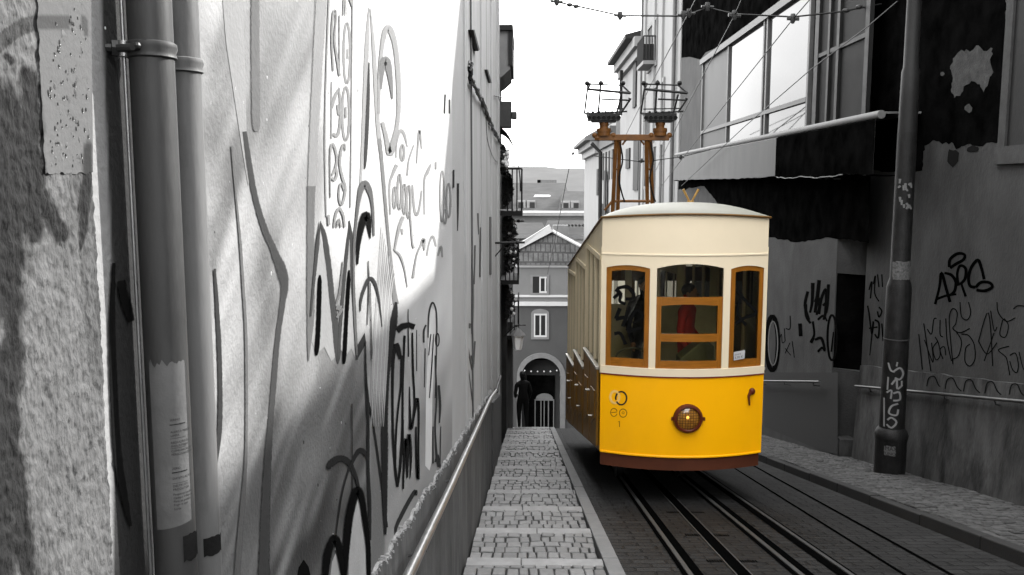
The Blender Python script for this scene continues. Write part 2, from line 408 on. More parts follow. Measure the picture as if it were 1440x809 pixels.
# ================================================================== SETTING
# terrain sheet
mb = MB()
ys = [-60, -6, 0, 6, 12, 18, YC, 30, 40, 50, 57, 80, 140, 300, 900, 2000, 6000]
for a, b in zip(ys, ys[1:]):
    za = (gz(a) if a <= 57 else max(gz(57) - (a - 57) * .06, -30)) - .35
    zb = (gz(b) if b <= 57 else max(gz(57) - (b - 57) * .06, -30)) - .35
    mb.poly([(-2500, a, za), (2500, a, za), (2500, b, zb), (-2500, b, zb)])
struct(mb.build('ground', M['terrain']))
# far hills across the river
mb = MB()
def hill(u, v):
    x = -900 + 2600 * u; base = 2300 + 900 * v
    top = 62 + 15 * noise.noise((x * .0035, 1.7, 0)) + 7 * noise.noise((x * .012, 4.1, 0)) + .012 * x
    return (x, base, -30 + (top + 38) * math.sin(min(v * 1.25, 1) * PI / 2) + (6 * noise.noise((x * .03, v * 9, 2)) if 0 < v < .8 else 0))
mb.grid(hill, 70, 10); struct(mb.build('hills', M['hill'], smooth=True))

XW = -.50                                     # foot of the left wall
def ramp(mb, x0, x1, y0, y1, dz, step=.5):
    n = max(1, int((y1 - y0) / step)); ysx = [y0 + (y1 - y0) * k / n for k in range(n + 1)]
    for a, b in zip(ysx, ysx[1:]):
        f0 = (x0(a), x0(b)) if callable(x0) else (x0, x0); f1 = (x1(a), x1(b)) if callable(x1) else (x1, x1)
        mb.poly([(f0[0], a, gz(a) + dz), (f1[0], a, gz(a) + dz), (f1[1], b, gz(b) + dz), (f0[1], b, gz(b) + dz)])
# stepped footpath : steps of 1.32 m with a pale nosing
STEP = 1.325; NOSE = [6.89 + STEP * k for k in range(-5, 12)] + [22.9 + 1.2 * k for k in range(0, 5)]
NOSE = sorted(NOSE)
def tread(y):
    for a, b in zip(NOSE, NOSE[1:]):
        if a <= y < b:
            t = (y - a) / (b - a); z0 = gz(a) - .10; z1 = gz(b); return z0 + (z1 - z0) * t
    return gz(y)
def cobbles(mb, x0, x1, y0, y1, zf, sx, sy, h=.018, lo=.7, hi=1.25, skew=.25):
    y = y0
    while y < y1 - .03:
        dy = min(sy * random.uniform(.82, 1.2), y1 - y)
        xa = x0(y) if callable(x0) else x0; xb = x1(y) if callable(x1) else x1
        x = xa + random.uniform(-.03, .0)
        while x < xb - .02:
            dx = min(sx * random.uniform(.7, 1.35), xb - x)
            if dx < .035: break
            g = random.uniform(.002, .007); j = lambda: random.uniform(-.007, .007)
            p = [(max(x + g + j(), xa), y + g + j()), (x + dx - g + j(), y + g + j()), (x + dx - g + j(), y + dy - g + j()), (max(x + g + j(), xa), y + dy - g + j())]
            hh = random.uniform(-.006, .006); tx = random.uniform(-.035, .035); ty = random.uniform(-.03, .03); cxm, cym = x + dx / 2, y + dy / 2
            zt = lambda q: zf(q[0], q[1]) + hh + (q[0] - cxm) * tx + (q[1] - cym) * ty
            mb.tn = random.uniform(lo, hi)
            ins = .008
            tp = [(q[0] + (cxm - q[0]) * ins / (dx / 2), q[1] + (cym - q[1]) * ins / (dy / 2)) for q in p]
            b = mb.add([(q[0], q[1], zt(q) - h) for q in p]); m_ = mb.add([(q[0], q[1], zt(q) - .007) for q in p]); t = mb.add([(q[0], q[1], zt(q)) for q in tp])
            for k in range(4):
                n = (k + 1) % 4
                mb.face((b + k, b + n, m_ + n, m_ + k)); mb.face((m_ + k, m_ + n, t + n, t + k))
            mb.face((t, t + 1, t + 2, t + 3)); x += dx
        y += dy
    mb.tn = 1.0
mb = MB(); bed = MB(); st = MB()
KX0, KX1 = .655, .79
for a, b in zip(NOSE, NOSE[1:]):
    z0, z1 = gz(a) - .10, gz(b); sl = (z1 - z0) / (b - a)
    cobbles(mb, XW, KX0 - .005, a + .02, b - .19, lambda x, y: z0 + sl * (y - a) + .012 * noise.noise((x * 2.2, y * 1.7, 0)), .108, .165, lo=.78, hi=1.18)
    bed.poly([(XW, a, z0 - .013), (KX0, a, z0 - .013), (KX0, b, z1 - .013), (XW, b, z1 - .013)])
    x = XW
    while x < KX0 - .02:                       # nosing stones
        dx = min(random.uniform(.38, .7), KX0 - x); o = random.uniform(-.004, .004)
        st.tn = random.uniform(.85, 1.1)
        st.hexa([(x + .003, b - .19, z1 - .15), (x + dx - .003, b - .19, z1 - .15), (x + dx - .003, b, z1 - .15), (x + .003, b, z1 - .15),
                 (x + .003, b - .19, z1 - sl * .15 * 0 + .15 * S * .55 + o), (x + dx - .003, b - .19, z1 + .15 * S * .55 + o), (x + dx - .003, b, z1 + .002 + o), (x + .003, b, z1 + .002 + o)])
        x += dx
st.tn = 1
struct(mb.build('footpath', M['cobble'])); struct(bed.build('footpath_bed', M['joint']))
struct(st.build('footpath_steps', M['strip'], bevel=.008))
mb = MB(); y = 0.0
while y < 30:                                  # kerb stones
    dy = random.uniform(.8, 1.3); a, b = y + .004, y + dy - .004; o = random.uniform(-.004, .004)
    mb.hexa([(KX0, a, gz(a) - .3), (KX1, a, gz(a) - .3), (KX1, b, gz(b) - .3), (KX0, b, gz(b) - .3),
             (KX0, a, gz(a) + o), (KX1, a, gz(a) + o), (KX1, b, gz(b) + o), (KX0, b, gz(b) + o)]); y += dy
struct(mb.build('kerb', M['kerb'], bevel=.01))
# road surface with track
RZ = -.035
def xr(a, s): return lambda y: a + s * (y - 6.4)
railL, slotX, railR = xr(1.315, .020), xr(1.745, .026), xr(2.20, .028)
rail2, slot2, rail3 = xr(2.60, .030), xr(3.03, .058), xr(3.41, .060)
KR = 4.17
mb = MB(); ramp(mb, KX1, KR, -6, 57, RZ); struct(mb.build('road', M['sett']))
mb = MB(); ramp(mb, lambda y: railL(y) + .07, lambda y: railR(y) - .07, 0, 22, RZ + .004); struct(mb.build('track_paving', M['sett2']))
mb = MB(); ramp(mb, lambda y: rail2(y) + .05, lambda y: rail3(y) - .05, 0, 22, RZ + .004); struct(mb.build('second_track_paving', M['sett2']))
mb = MB()
for fx, w in ((slotX, .055), (railL, .0), (railR, 0), (rail2, 0), (slot2, .018), (rail3, .018)):
    if w: ramp(mb, lambda y: fx(y) - w, lambda y: fx(y) + w, 0, 22, RZ + .008)
for fx, o in ((railL, 1), (railR, 1), (rail2, -1)):
    ramp(mb, lambda y: fx(y) + (.022 if o > 0 else -.105), lambda y: fx(y) + (.105 if o > 0 else -.022), 0, 22, RZ + .009)
    ramp(mb, lambda y: fx(y) + (-.06 if o > 0 else .022), lambda y: fx(y) + (-.022 if o > 0 else .05), 0, 22, RZ + .0085)
for yy in (6.9, 8.0, 9.3):                     # cross grates beside the slot
    for sx in (-1, 1):
        for k in range(7):
            x0 = slotX(yy) + sx * (.075 + .022 * k)
            mb.poly([(x0, yy, gz(yy) + RZ + .009), (x0 + .012, yy, gz(yy) + RZ + .009), (x0 + .012, yy + .09, gz(yy + .09) + RZ + .009), (x0, yy + .09, gz(yy + .09) + RZ + .009)])
struct(mb.build('track_grooves', M['slot']))
mb = MB()
for fx, w in ((railL, .02), (railR, .02), (rail2, .018)):
    for k in range(44):
        a, b = k * .5, (k + 1) * .5
        mb.hexa([(fx(a) - w, a, gz(a) + RZ - .1), (fx(a) + w, a, gz(a) + RZ - .1), (fx(b) + w, b, gz(b) + RZ - .1), (fx(b) - w, b, gz(b) + RZ - .1),
                 (fx(a) - w, a, gz(a) + RZ + .016), (fx(a) + w, a, gz(a) + RZ + .016), (fx(b) + w, b, gz(b) + RZ + .016), (fx(b) - w, b, gz(b) + RZ + .016)])
for fx in (slotX,):
    for sgn in (-1, 1):
        for k in range(44):
            a, b = k * .5, (k + 1) * .5; c = .062 * sgn; w = .006
            mb.hexa([(fx(a) + c - w, a, gz(a) + RZ - .1), (fx(a) + c + w, a, gz(a) + RZ - .1), (fx(b) + c + w, b, gz(b) + RZ - .1), (fx(b) + c - w, b, gz(b) + RZ - .1),
                     (fx(a) + c - w, a, gz(a) + RZ + .012), (fx(a) + c + w, a, gz(a) + RZ + .012), (fx(b) + c + w, b, gz(b) + RZ + .012), (fx(b) + c - w, b, gz(b) + RZ + .012)])
struct(mb.build('rails', M['rail']))
# right pavement
SW = .09
mb = MB(); y = 0.0
while y < 30:
    dy = random.uniform(.9, 1.4); a, b = y + .004, y + dy - .004; o = random.uniform(-.006, .006)
    mb.hexa([(KR, a, gz(a) - .3), (KR + .13, a, gz(a) - .3), (KR + .13, b, gz(b) - .3), (KR, b, gz(b) - .3),
             (KR, a, gz(a) + SW + o), (KR + .13, a, gz(a) + SW + o), (KR + .13, b, gz(b) + SW + o), (KR, b, gz(b) + SW + o)]); y += dy
struct(mb.build('far_kerb', M['kerb_dark'], bevel=.012))
mb = MB(); cobbles(mb, KR + .135, 5.76, 5.5, 22.0, lambda x, y: gz(y) + SW - .01 * noise.noise((x * 2, y * 1.3, 0)) * 2, .10, .095, lo=.6, hi=1.3)
struct(mb.build('far_pavement', M['cobble_dark']))
mb = MB(); ramp(mb, KR + .13, 6.2, -6, 40, SW - .016); struct(mb.build('far_pavement_bed', M['joint']))

# ================================================================== LEFT SIDE
XL = -.54
PL = lambda px, py, off=0: ox(px, py, XL + off)
LW = thing('graffiti_wall', 'white plastered wall covered in grey and black graffiti beside the footpath', 'wall', (-.7, 3, gz(3)))
def bumpy_wall(mb, X, y0, y1, z0, z1, amp):
    ny = int((y1 - y0) / .06); nz = int((z1 - z0) / .12)
    mb.grid(lambda u, v: (X + amp * noise.noise(((y0 + (y1 - y0) * u) * .9, (z0 + (z1 - z0) * v) * .7, 3.3)), y0 + (y1 - y0) * u, z0 + (z1 - z0) * v), ny, nz)
mb = MB(); mb.box(-1.6, XL, -9, 7.35, -3.0, 8.2); mb.build('plaster', M['plaster'], LW)
# crumbly plinth: top edge follows the hill, ragged
def plinth_z(y): return .80 - .176 * y
mb = MB(); ed = MB()
ysx = [1.6 + .05 * k for k in range(int((7.35 - 1.6) / .05) + 1)]
rz = [plinth_z(y) + .035 * noise.noise((y * 5, 0, 0)) + .018 * noise.noise((y * 17, 3, 0)) for y in ysx]
def plinth(mb, ed, ysx, rz):
    for k in range(len(ysx) - 1):
        a, b = ysx[k], ysx[k + 1]; xa = XL + .016
        mb.hexa([(XL - .05, a, gz(a) - .4), (xa, a, gz(a) - .4), (xa, b, gz(b) - .4), (XL - .05, b, gz(b) - .4), (XL - .05, a, rz[k]), (xa, a, rz[k]), (xa, b, rz[k + 1]), (XL - .05, b, rz[k + 1])])
        for q in range(2):                      # broken bits of render along the edge
            yy = random.uniform(a, b); zz = rz[k] + random.uniform(-.03, .012); r = random.uniform(.002, .007)
            ed.hexa([(xa - .03, yy - r, zz - r), (xa + .004 + r * .3, yy - r * .7, zz - r * .8), (xa + .002, yy + r, zz - r), (xa - .03, yy + r, zz - r * .5),
                     (xa - .03, yy - r * .8, zz + r), (xa + .003, yy - r * .4, zz + r * .7), (xa + .001 + r * .3, yy + r * .8, zz + r * .6), (xa - .03, yy + r, zz + r)])
ed.tube([(XL + .004, y, z + random.uniform(-.006, .006)) for y, z in zip(ysx, rz)], [random.uniform(.006, .016) for _ in ysx], 5)
plinth(mb, ed, ysx, rz); mb.build('plinth', M['plinth'], LW); ed.build('broken_plaster_edge', M['crumble'], LW, split=False)
# specks and drips of plaster
mb = MB(); md = MB()
for _ in range(330):
    y = random.uniform(1.05, 4.2); z = random.uniform(.3, 3.0); r = random.uniform(.0012, .0035)
    if z < plinth_z(y) + .05: continue
    (mb if random.random() < .68 else md).ball((XL, y, z), (r, r * .8, r * random.uniform(1, 2.2)), 3)
mb.build('plaster_specks', M['white'], LW); md.build('dark_chips', paint(.06), LW)
G = {}
def g(v):
    if v not in G: G[v] = MB()
    return G[v]
# (albedo, [points])  traced marks
a = g(.30)
fill(a, PL, [(313, 0), (318, 60), (327, 120), (336, 180), (343, 225), (349, 262), (353, 240), (347, 190), (345, 100), (341, 0)], .0021)
stroke(g(.07), PL, [(344, 185, 5), (352, 240, 7), (360, 282, 7), (372, 322, 8), (385, 352, 9), (396, 380, 13), (400, 402, 10), (397, 430, 7), (390, 480, 6.5), (385, 540, 7), (380, 600, 7), (377, 640, 9), (374, 700, 11), (372, 760, 13), (371, 815, 15)])
stroke(g(.13), PL, [(359, -5, 10), (359, 80, 10.5), (360, 168, 10), (361, 185, 5)])
stroke(g(.26), PL, [(452, -5, 14), (446, 100, 12), (441, 200, 11), (438, 270, 10)]); stroke(g(.12), PL, [(438, 262, 10), (437, 330, 9), (437, 400, 10), (437, 445, 9), (435, 480, 5), (434, 508, 1)])
s4 = .24
for pts in ([(463, -5, 2), (459, 100, 1.7), (457, 200, 1.5), (459, 305, 1.5)], [(496, -5, 1.7), (495, 100, 1.3), (494, 200, 1.3), (493, 292, 1.5)],
            [(469, 100, 2.2), (467, 60, 2.5), (468, 28, 2.5), (471, 15, 3.5), (473, 25, 2), (471, 55, 2.5), (474, 80, 3), (478, 107, 3)], [(478, 21, 1.5), (478, 60, 1.5), (478, 98, 1.7)],
            [(484, -4, 1.5), (483, 22, 1.5)], [(486, -4, 2), (487, 22, 1.2)], [(492, -3, 3), (496, 9, 2)], [(488.5, 69, 1.8), (488.6, 83, 1.8)],
            [(466.5, 115, 2), (466, 195, 2)], [(467, 152, 3), (472, 134, 4), (478, 124, 3)], [(477, 124, 2.5), (479, 150, 3), (478, 178, 3.2), (474, 191, 4), (468, 188, 4)], [(475, 147, 3), (476.5, 162, 3)],
            [(486.5, 150, 2), (486.5, 166, 2.4)], [(465, 278, 1.7), (464.5, 240, 1.7), (465, 212, 2.4), (468, 203, 3.5), (472, 211, 3), (474, 226, 3), (471, 239, 3), (467, 246, 3)],
            [(472, 234, 3), (474, 245, 3), (471, 253, 3.4), (466, 250, 3)], [(486, 212, 2), (484, 203, 3), (480, 212, 3), (478.5, 232, 2.8), (482, 250, 3.2), (486, 264, 3), (484, 280, 3), (480, 288, 3), (477, 277, 2.4), (478, 262, 2.4), (481, 258, 2.4), (484, 268, 2)],
            [(470, 320, 2.5), (472, 304, 3), (477, 293, 3.5), (483, 303, 3), (485, 320, 2.2)], [(474, 320, 2), (477, 308, 2.4), (480, 320, 2)], [(462, 302, 3), (463, 317, 3)]):
    stroke(g(s4), PL, pts)
ring(g(s4), PL, 488, 75, 4.6, 43, 3); ring(g(s4), PL, 486.5, 160, 5, 38, 3)
# spikes and arches
stroke(g(.30), PL, [(519, 10, 1), (516.5, 55, 5), (514, 110, 5), (511, 180, 4), (508, 245, 3), (505, 285, 2.5), (502, 310, 2)])
stroke(g(.30), PL, [(521, 12, 1), (525, 60, 4), (528, 110, 5), (532, 180, 5), (537, 225, 4)]); stroke(g(.17), PL, [(534, 195, 4), (539, 250, 4), (546, 330, 3.4), (553, 400, 5), (557, 428, 7)])
stroke(g(.03), PL, [(557, 425, 3), (555, 445, 8), (550, 475, 10), (546, 502, 10), (543, 530, 9), (541, 580, 8.5), (541, 640, 8.5), (541, 700, 7), (542, 752, 3)])
stroke(g(.07), PL, [(519, 88, 1.5), (518, 140, 4), (516, 190, 4.2), (514, 228, 3), (513, 238, 1)])
stroke(g(.27), PL, [(533, 160, 3), (534, 105, 4), (538, 62, 5), (543, 42, 7), (549, 42, 7), (556, 65, 6), (560, 105, 6), (561, 150, 5), (558, 180, 5), (553, 203, 8), (548, 216, 7), (543, 192, 5), (538, 172, 4)])
stroke(g(.15), PL, [(536, 126, 2), (537, 102, 6), (540, 86, 9), (545, 88, 9), (549, 110, 6), (552, 139, 2)])
stroke(g(.09), PL, [(502, 500, 2.5), (498.5, 440, 2.5), (497.5, 390, 2.5), (498, 345, 3), (501, 312, 3), (504, 286, 4), (508, 266, 7), (513, 258, 8), (519, 266, 7), (523, 282, 4), (525, 304, 3), (526, 332, 2)])
stroke(g(.012), PL, [(503, 372, 2), (504, 346, 5), (508, 321, 8), (514, 303, 10), (518, 309, 8), (520, 325, 4), (521, 336, 1)])
# the big W
a = g(.31); fill(a, PL, [(451, 335), (444, 380), (440, 440), (438, 480), (446, 497), (456, 488), (466, 508), (474, 500), (468, 440), (460, 380)], .0021)
fill(a, PL, [(492, 330), (487, 380), (482, 440), (479, 492), (487, 500), (494, 490), (500, 505), (498, 440), (496, 380)], .0021)
stroke(g(.06), PL, [(451, 311, 1), (447, 341, 4), (444, 372, 4), (440, 412, 3), (437, 445, 2)]); stroke(g(.06), PL, [(451, 314, 2), (457, 335, 6), (463, 380, 7), (467, 420, 7), (472, 460, 8), (475, 495, 8), (475, 512, 1)])
stroke(g(.06), PL, [(475, 508, 1.5), (479, 455, 4), (484, 395, 4), (488, 350, 4), (492, 310, 1)]); stroke(g(.06), PL, [(491, 311, 2), (495, 342, 5), (496, 392, 5), (499, 450, 4), (502, 506, 3)])
stroke(g(.004), PL, [(450, 387, 2), (449.5, 400, 5.5), (448, 450, 6), (446, 488, 6), (445, 500, 2.5)]); stroke(g(.004), PL, [(491, 380, 2), (490, 400, 5), (487, 450, 5), (484.5, 500, 5), (483.5, 512, 2)])
for pts in ([(482, 368, 1.5), (478, 410, 3), (473, 426, 2)], [(473, 432, 6), (480, 434, 7)], [(474, 447, 4), (482, 434, 3)]): stroke(g(.13), PL, pts)
stroke(g(.05), PL, [(507, 438, 1), (508, 421, 3), (514, 402, 4), (520, 392, 5), (526, 396, 4), (531, 411, 3), (535, 438, 2), (537, 460, 1)])
stroke(g(.05), PL, [(518, 367, 1), (519, 400, 1.5), (517, 457, 1)]); stroke(g(.05), PL, [(521, 398, 1), (523, 505, 1.2)])
fill(g(.035), PL, [(502, 487), (513, 468), (515, 483), (503, 505)], .0022)
stroke(g(.03), PL, [(514, 480, 1.5), (515, 530, 2.2), (517, 562, 4), (518, 600, 3.4), (518, 660, 3.5), (520, 705, 4), (521, 760, 2)])
stroke(g(.03), PL, [(518, 566, 3), (525, 600, 3), (531, 640, 3), (538, 692, 3.4), (543, 742, 5)])
stroke(g(.02), PL, [(558, 465, 8), (566, 459, 8), (575, 457, 7), (583, 460, 7)], sm=False); stroke(g(.03), PL, [(574, 435, 1), (574.5, 502, 2)])
for pts in ([(557, 484, 6), (553, 505, 4.5), (552, 560, 3.2), (553, 620, 3.2), (556, 660, 3.5), (559, 685, 3)], [(559, 684, 3), (563, 655, 3.5), (566, 600, 3), (566.5, 540, 2.6), (569, 472, 3)],
            [(557, 483, 6), (560, 492, 7), (563, 505, 4)], [(565, 500, 3), (564, 540, 2.5), (560, 575, 2.4), (557, 612, 2.4), (556, 655, 2.4)], [(567, 590, 2), (567, 640, 2)],
            [(580, 468, 2), (581, 520, 2.5), (583, 562, 2.2), (581, 596, 2)], [(576, 544, 1), (577, 590, 3), (578, 602, 5), (581, 592, 3), (584, 572, 4), (587, 561, 4), (589, 582, 2.5), (588.5, 630, 2.4), (588, 674, 4), (585.5, 640, 2.4), (585, 600, 2)],
            [(567, 688, 2), (569, 640, 3), (571, 618, 4), (573, 672, 2)], [(573, 670, 2), (575, 611, 4), (578, 640, 3), (577, 672, 1)], [(586, 464, 1), (586, 522, 1)]):
    stroke(g(.02), PL, pts)
stroke(g(.05), PL, [(556.5, 760, 2), (557, 742, 4), (565, 724, 5), (575, 705, 5), (584, 691, 5), (585, 697, 3)])
fill(g(.80), PL, [(606, 432), (612, 438), (612, 480), (608, 560), (607, 650), (604, 662), (598, 655), (599, 560), (602, 480)], .0021)
for pts in ([(602, 475, 1.5), (603, 443, 2), (607, 427, 2.5), (611, 429, 2), (614, 445, 2), (614, 490, 1.5), (612, 560, 1.2)], [(596, 482, 2), (596, 466, 2.5), (599, 457, 2)], [(598, 490, 1.3), (597, 545, 1)],
            [(612, 500, 1.5), (614, 560, 2), (612, 600, 2), (614, 640, 3), (617, 657, 3)], [(609, 600, 1.5), (609, 652, 2)], [(617, 542, 3), (619, 570, 3), (618, 595, 1.5)], [(610, 470, 1), (607, 520, 1.4), (604, 560, 1)],
            [(620, 600, 1), (619, 660, 1)], [(612, 650, 2), (616, 640, 2), (620, 660, 2)], [(603, 500, 1), (606, 470, 1.2)]):
    stroke(g(.06), PL, pts)
ring(g(.06), PL, 615, 478, 2.6, 9, 1.6)
for pts in ([(557, 222, 1.5), (558, 201, 2), (562, 185, 4), (568, 188, 3.5), (573, 207, 1.5)], [(549, 302, 2), (548, 262, 2.4), (552, 246, 3.5), (558, 232, 5)], [(580, 260, 2), (583, 295, 3), (587, 302, 3), (591, 286, 2.5), (593, 268, 2)],
            [(573, 247, 2), (575, 226, 2), (582, 204, 1.5)], [(586, 230, 1), (590, 183, 3), (593, 210, 1)], [(597, 302, 1.2), (597, 255, 2), (601, 243, 4), (606, 231, 2)], [(613, 228, 2), (613, 238, 2)],
            [(555, 352, 2), (561, 322, 3.5), (567, 305, 4)], [(555, 352, 1.5), (563, 360, 2.5), (569, 378, 2), (573, 404, 1)], [(577, 300, 2), (580, 340, 2), (582.5, 349, 3)], [(581, 391, 3), (586, 360, 2), (593, 343, 3), (596, 337, 5), (597, 352, 2)],
            [(600, 360, 2.5), (604, 340, 2.5), (609, 333, 3.5), (613, 347, 2)], [(616, 360, 2), (620, 347, 3), (622, 362, 2)], [(566, 330, 2), (565, 322, 3)]):
    stroke(g(.26), PL, pts)
for e in ((566, 215, 2.6, 11, 3), (555, 278, 2.2, 15, 2.5), (562, 270, 2.6, 25, 2.4), (569, 280, 2.4, 21, 2.4), (575, 284, 2.6, 23, 2.4), (622, 276, 3, 36, 1.5), (631, 282, 3, 24, 2), (626, 305, 2, 10, 1.5)): ring(g(.26), PL, *e)
for pts in ([(638, 239, 2), (638, 264, 2)], [(644, 258, 3), (644, 300, 2), (643.5, 325, 1)], [(632, 160, 2), (632, 140, 2)], [(625, 160, 2), (626, 133, 2)]): stroke(g(.05), PL, pts)
# left edge strokes beside and below the pipes
for pts in ([(302, 378, 3), (306, 440, 5), (309, 500, 5.5), (310, 560, 5.5), (309, 605, 6), (305, 640, 5), (303, 668, 1)],): stroke(g(.05), PL, pts)
stroke(g(.12), PL, [(326, 205, 2), (332, 275, 2), (338, 340, 3), (342, 400, 3.2), (346, 470, 3.4), (347, 560, 3.2), (346, 640, 3.4), (342, 700, 5.5), (337, 760, 7), (333, 815, 8)])
for pts in ([(170, 395, 10), (177, 425, 13), (185, 452, 9)], [(160, 370, 4), (158, 460, 8), (161, 560, 9), (166, 640, 10), (175, 700, 9), (184, 740, 3)]): stroke(g(.015), PL, pts)
# bottom arches
stroke(g(.03), PL, [(464, 660, 3), (463, 655, 8), (470, 648, 9), (480, 645, 8), (490, 650, 7), (499, 667, 5), (506, 692, 3), (512, 722, 2.4), (518, 745, 2)])
stroke(g(.03), PL, [(472, 757, 1), (480, 700, 2), (488, 668, 2.4), (495, 651, 4), (503, 636, 6), (510, 634, 6), (518, 644, 4)]); stroke(g(.03), PL, [(495, 568, 1), (496, 702, 1.2)])
fill(g(.48), PL, [(490, 815), (491, 770), (496, 730), (503, 702), (509, 712), (513, 745), (515, 790), (515, 815)], .0022)
stroke(g(.008), PL, [(484, 815, 6), (487, 770, 9), (491, 730, 10), (497, 702, 10), (503, 690, 11), (509, 702, 8), (514, 735, 7), (518, 770, 6), (519, 815, 5)])
fill(g(.48), PL, [(464, 815), (467, 790), (472, 778), (477, 792), (480, 815)], .0022)
stroke(g(.008), PL, [(457, 815, 7), (461, 780, 10), (466, 764, 10), (471, 758, 11), (477, 770, 9), (481, 795, 7), (484, 815, 5)])
fill(g(.008), PL, [(417, 815), (420, 798), (427, 787), (434, 797), (438, 815)], .0022)
# airbrushed paint layer of the mural: pale ground, grey field, soft diagonal sweeps, painted pipe shadow
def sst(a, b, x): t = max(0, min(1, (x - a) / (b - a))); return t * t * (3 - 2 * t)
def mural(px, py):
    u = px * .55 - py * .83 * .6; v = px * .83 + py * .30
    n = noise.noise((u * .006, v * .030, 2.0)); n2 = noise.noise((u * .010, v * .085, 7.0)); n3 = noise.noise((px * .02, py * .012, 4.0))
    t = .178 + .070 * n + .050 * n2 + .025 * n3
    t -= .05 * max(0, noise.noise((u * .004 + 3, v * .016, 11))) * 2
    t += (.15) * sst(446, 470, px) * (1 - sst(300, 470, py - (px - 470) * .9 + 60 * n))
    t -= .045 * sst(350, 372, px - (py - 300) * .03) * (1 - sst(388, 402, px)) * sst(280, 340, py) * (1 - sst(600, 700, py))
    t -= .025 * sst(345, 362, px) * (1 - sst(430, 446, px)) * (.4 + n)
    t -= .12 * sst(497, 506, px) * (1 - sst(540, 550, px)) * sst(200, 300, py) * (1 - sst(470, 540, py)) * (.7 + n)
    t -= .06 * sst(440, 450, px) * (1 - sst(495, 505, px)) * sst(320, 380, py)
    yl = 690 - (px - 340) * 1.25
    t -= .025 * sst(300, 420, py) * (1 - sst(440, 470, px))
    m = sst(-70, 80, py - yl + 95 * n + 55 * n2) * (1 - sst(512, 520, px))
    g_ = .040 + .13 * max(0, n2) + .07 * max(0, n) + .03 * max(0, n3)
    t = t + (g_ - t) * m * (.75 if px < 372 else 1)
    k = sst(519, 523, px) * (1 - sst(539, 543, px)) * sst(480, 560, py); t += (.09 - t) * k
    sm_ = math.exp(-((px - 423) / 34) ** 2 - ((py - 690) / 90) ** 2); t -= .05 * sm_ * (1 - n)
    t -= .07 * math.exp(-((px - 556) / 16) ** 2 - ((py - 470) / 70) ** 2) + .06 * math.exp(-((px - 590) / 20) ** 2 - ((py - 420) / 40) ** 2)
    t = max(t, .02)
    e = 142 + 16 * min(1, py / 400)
    if px < 215: t = .20 + (.022 - .20) * sst(e - 2, e + 3, px)  # shadow of the pipes painted into the wall colour as a dark strip
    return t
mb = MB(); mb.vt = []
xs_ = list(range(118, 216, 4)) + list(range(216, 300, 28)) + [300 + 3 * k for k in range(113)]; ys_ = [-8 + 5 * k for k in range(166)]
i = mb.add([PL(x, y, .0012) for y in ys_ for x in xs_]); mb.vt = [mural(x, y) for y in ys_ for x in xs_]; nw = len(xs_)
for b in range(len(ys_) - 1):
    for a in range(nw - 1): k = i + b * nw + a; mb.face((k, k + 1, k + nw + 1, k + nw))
mb.build('airbrushed_paint_and_shadow', mat('mural_paint_and_shadow', 1.0, .8, .05, 3, .3, 90, tone=True, spec=.12), LW, recalc=False)
for k in range(9):
    x = 528 + k * 2.4; stroke(g(.44 if k % 2 else .36), PL, [(x + 8, 320 + k * 8, .5), (x + 2, 420, 2), (x - 4, 520, 2.5), (x - 8, 600, .6)])
for v, m in G.items():
    if m.f: m.build('graffiti', paint(v), LW, recalc=False)

# second facade further down the hill
X2 = -.55
FB = thing('terrace_house', 'tall pale weathered house front with vertical joints beyond the graffiti wall', 'house', (-.7, 11, gz(11)))
mb = MB(); mb.box(-6, X2, 7.36, 16.6, -6, 8.6); mb.build('wall', M['facade'], FB)
P2 = lambda px, py, off=0: ox(px, py, X2 + off)
def xslab(mb, P, pts, d): # outline in pixels on an x plane, thickness d
    a = [P(x, y, 0) for x, y in pts]; mb.prism(a, (d, 0, 0))
mb = MB()
yA, yB = P2(676, 300).y, P2(686, 300).y
for (pa, pb, d) in ((652.5, 655, .02), (676, 685, .018), (690, 693, .02), (699, 701, .03)):
    y0, y1 = P2(pa, 300).y, P2(pb, 300).y; mb.box(X2, X2 + d, y0, y1, -6, 8.5)
mb.build('pilaster', M['facade'], FB)
mb = MB()
for pa in (662, 683):
    y0 = P2(pa, 300).y; mb.tube([(X2 + .012, y0, -2.5), (X2 + .012, y0, 8.4)], .010, 6)
mb.build('drain_line', M['frame_grey'], FB, smooth=True)
mb = MB()
xslab(mb, lambda x, y, o: P2(x, y, .0), [(678.5, 330), (684, 322), (684, 560), (678.5, 575)], .008)
xslab(mb, lambda x, y, o: P2(x, y, .0), [(688, 305), (693, 305), (693, 385), (688, 387)], .012)
mb.build('dark_window_strip', mat('weathered_strip', .06, .9, .5, 3, .3, 40, stretch=(1, 2, .4)), FB)
mb = MB()
yz = [7.36 + .06 * k for k in range(int((12.6 - 7.36) / .06))]
r2 = [plinth_z(y) + .05 * noise.noise((y * 4, 0, 0)) + .02 * noise.noise((y * 15, 3, 0)) for y in yz]
ed = MB(); ed.tube([(XL + .004, y, z + random.uniform(-.006, .006)) for y, z in zip(yz, r2)], [random.uniform(.008, .022) for _ in yz], 5); plinth(mb, ed, yz, r2); mb.build('plinth', M['plinth'], FB); ed.build('broken_plaster_edge', M['crumble'], FB, split=False)
mb = MB(); ys_ = [12.7 + .3 * k for k in range(14)]
for a, b in zip(ys_, ys_[1:]):
    mb.hexa([(X2 - .05, a, gz(a) - .4), (XW, a, gz(a) - .4), (XW, b, gz(b) - .4), (X2 - .05, b, gz(b) - .4), (X2 - .05, a, gz(a) + 1.1), (XW, a, gz(a) + 1.1), (XW, b, gz(b) + 1.1), (X2 - .05, b, gz(b) + 1.1)])
mb.build('plinth', mat('lower_dark_plinth', .06, .9, .4, 2, .4, 30, stain=.7, stain_col=.03), FB)
mb = MB()
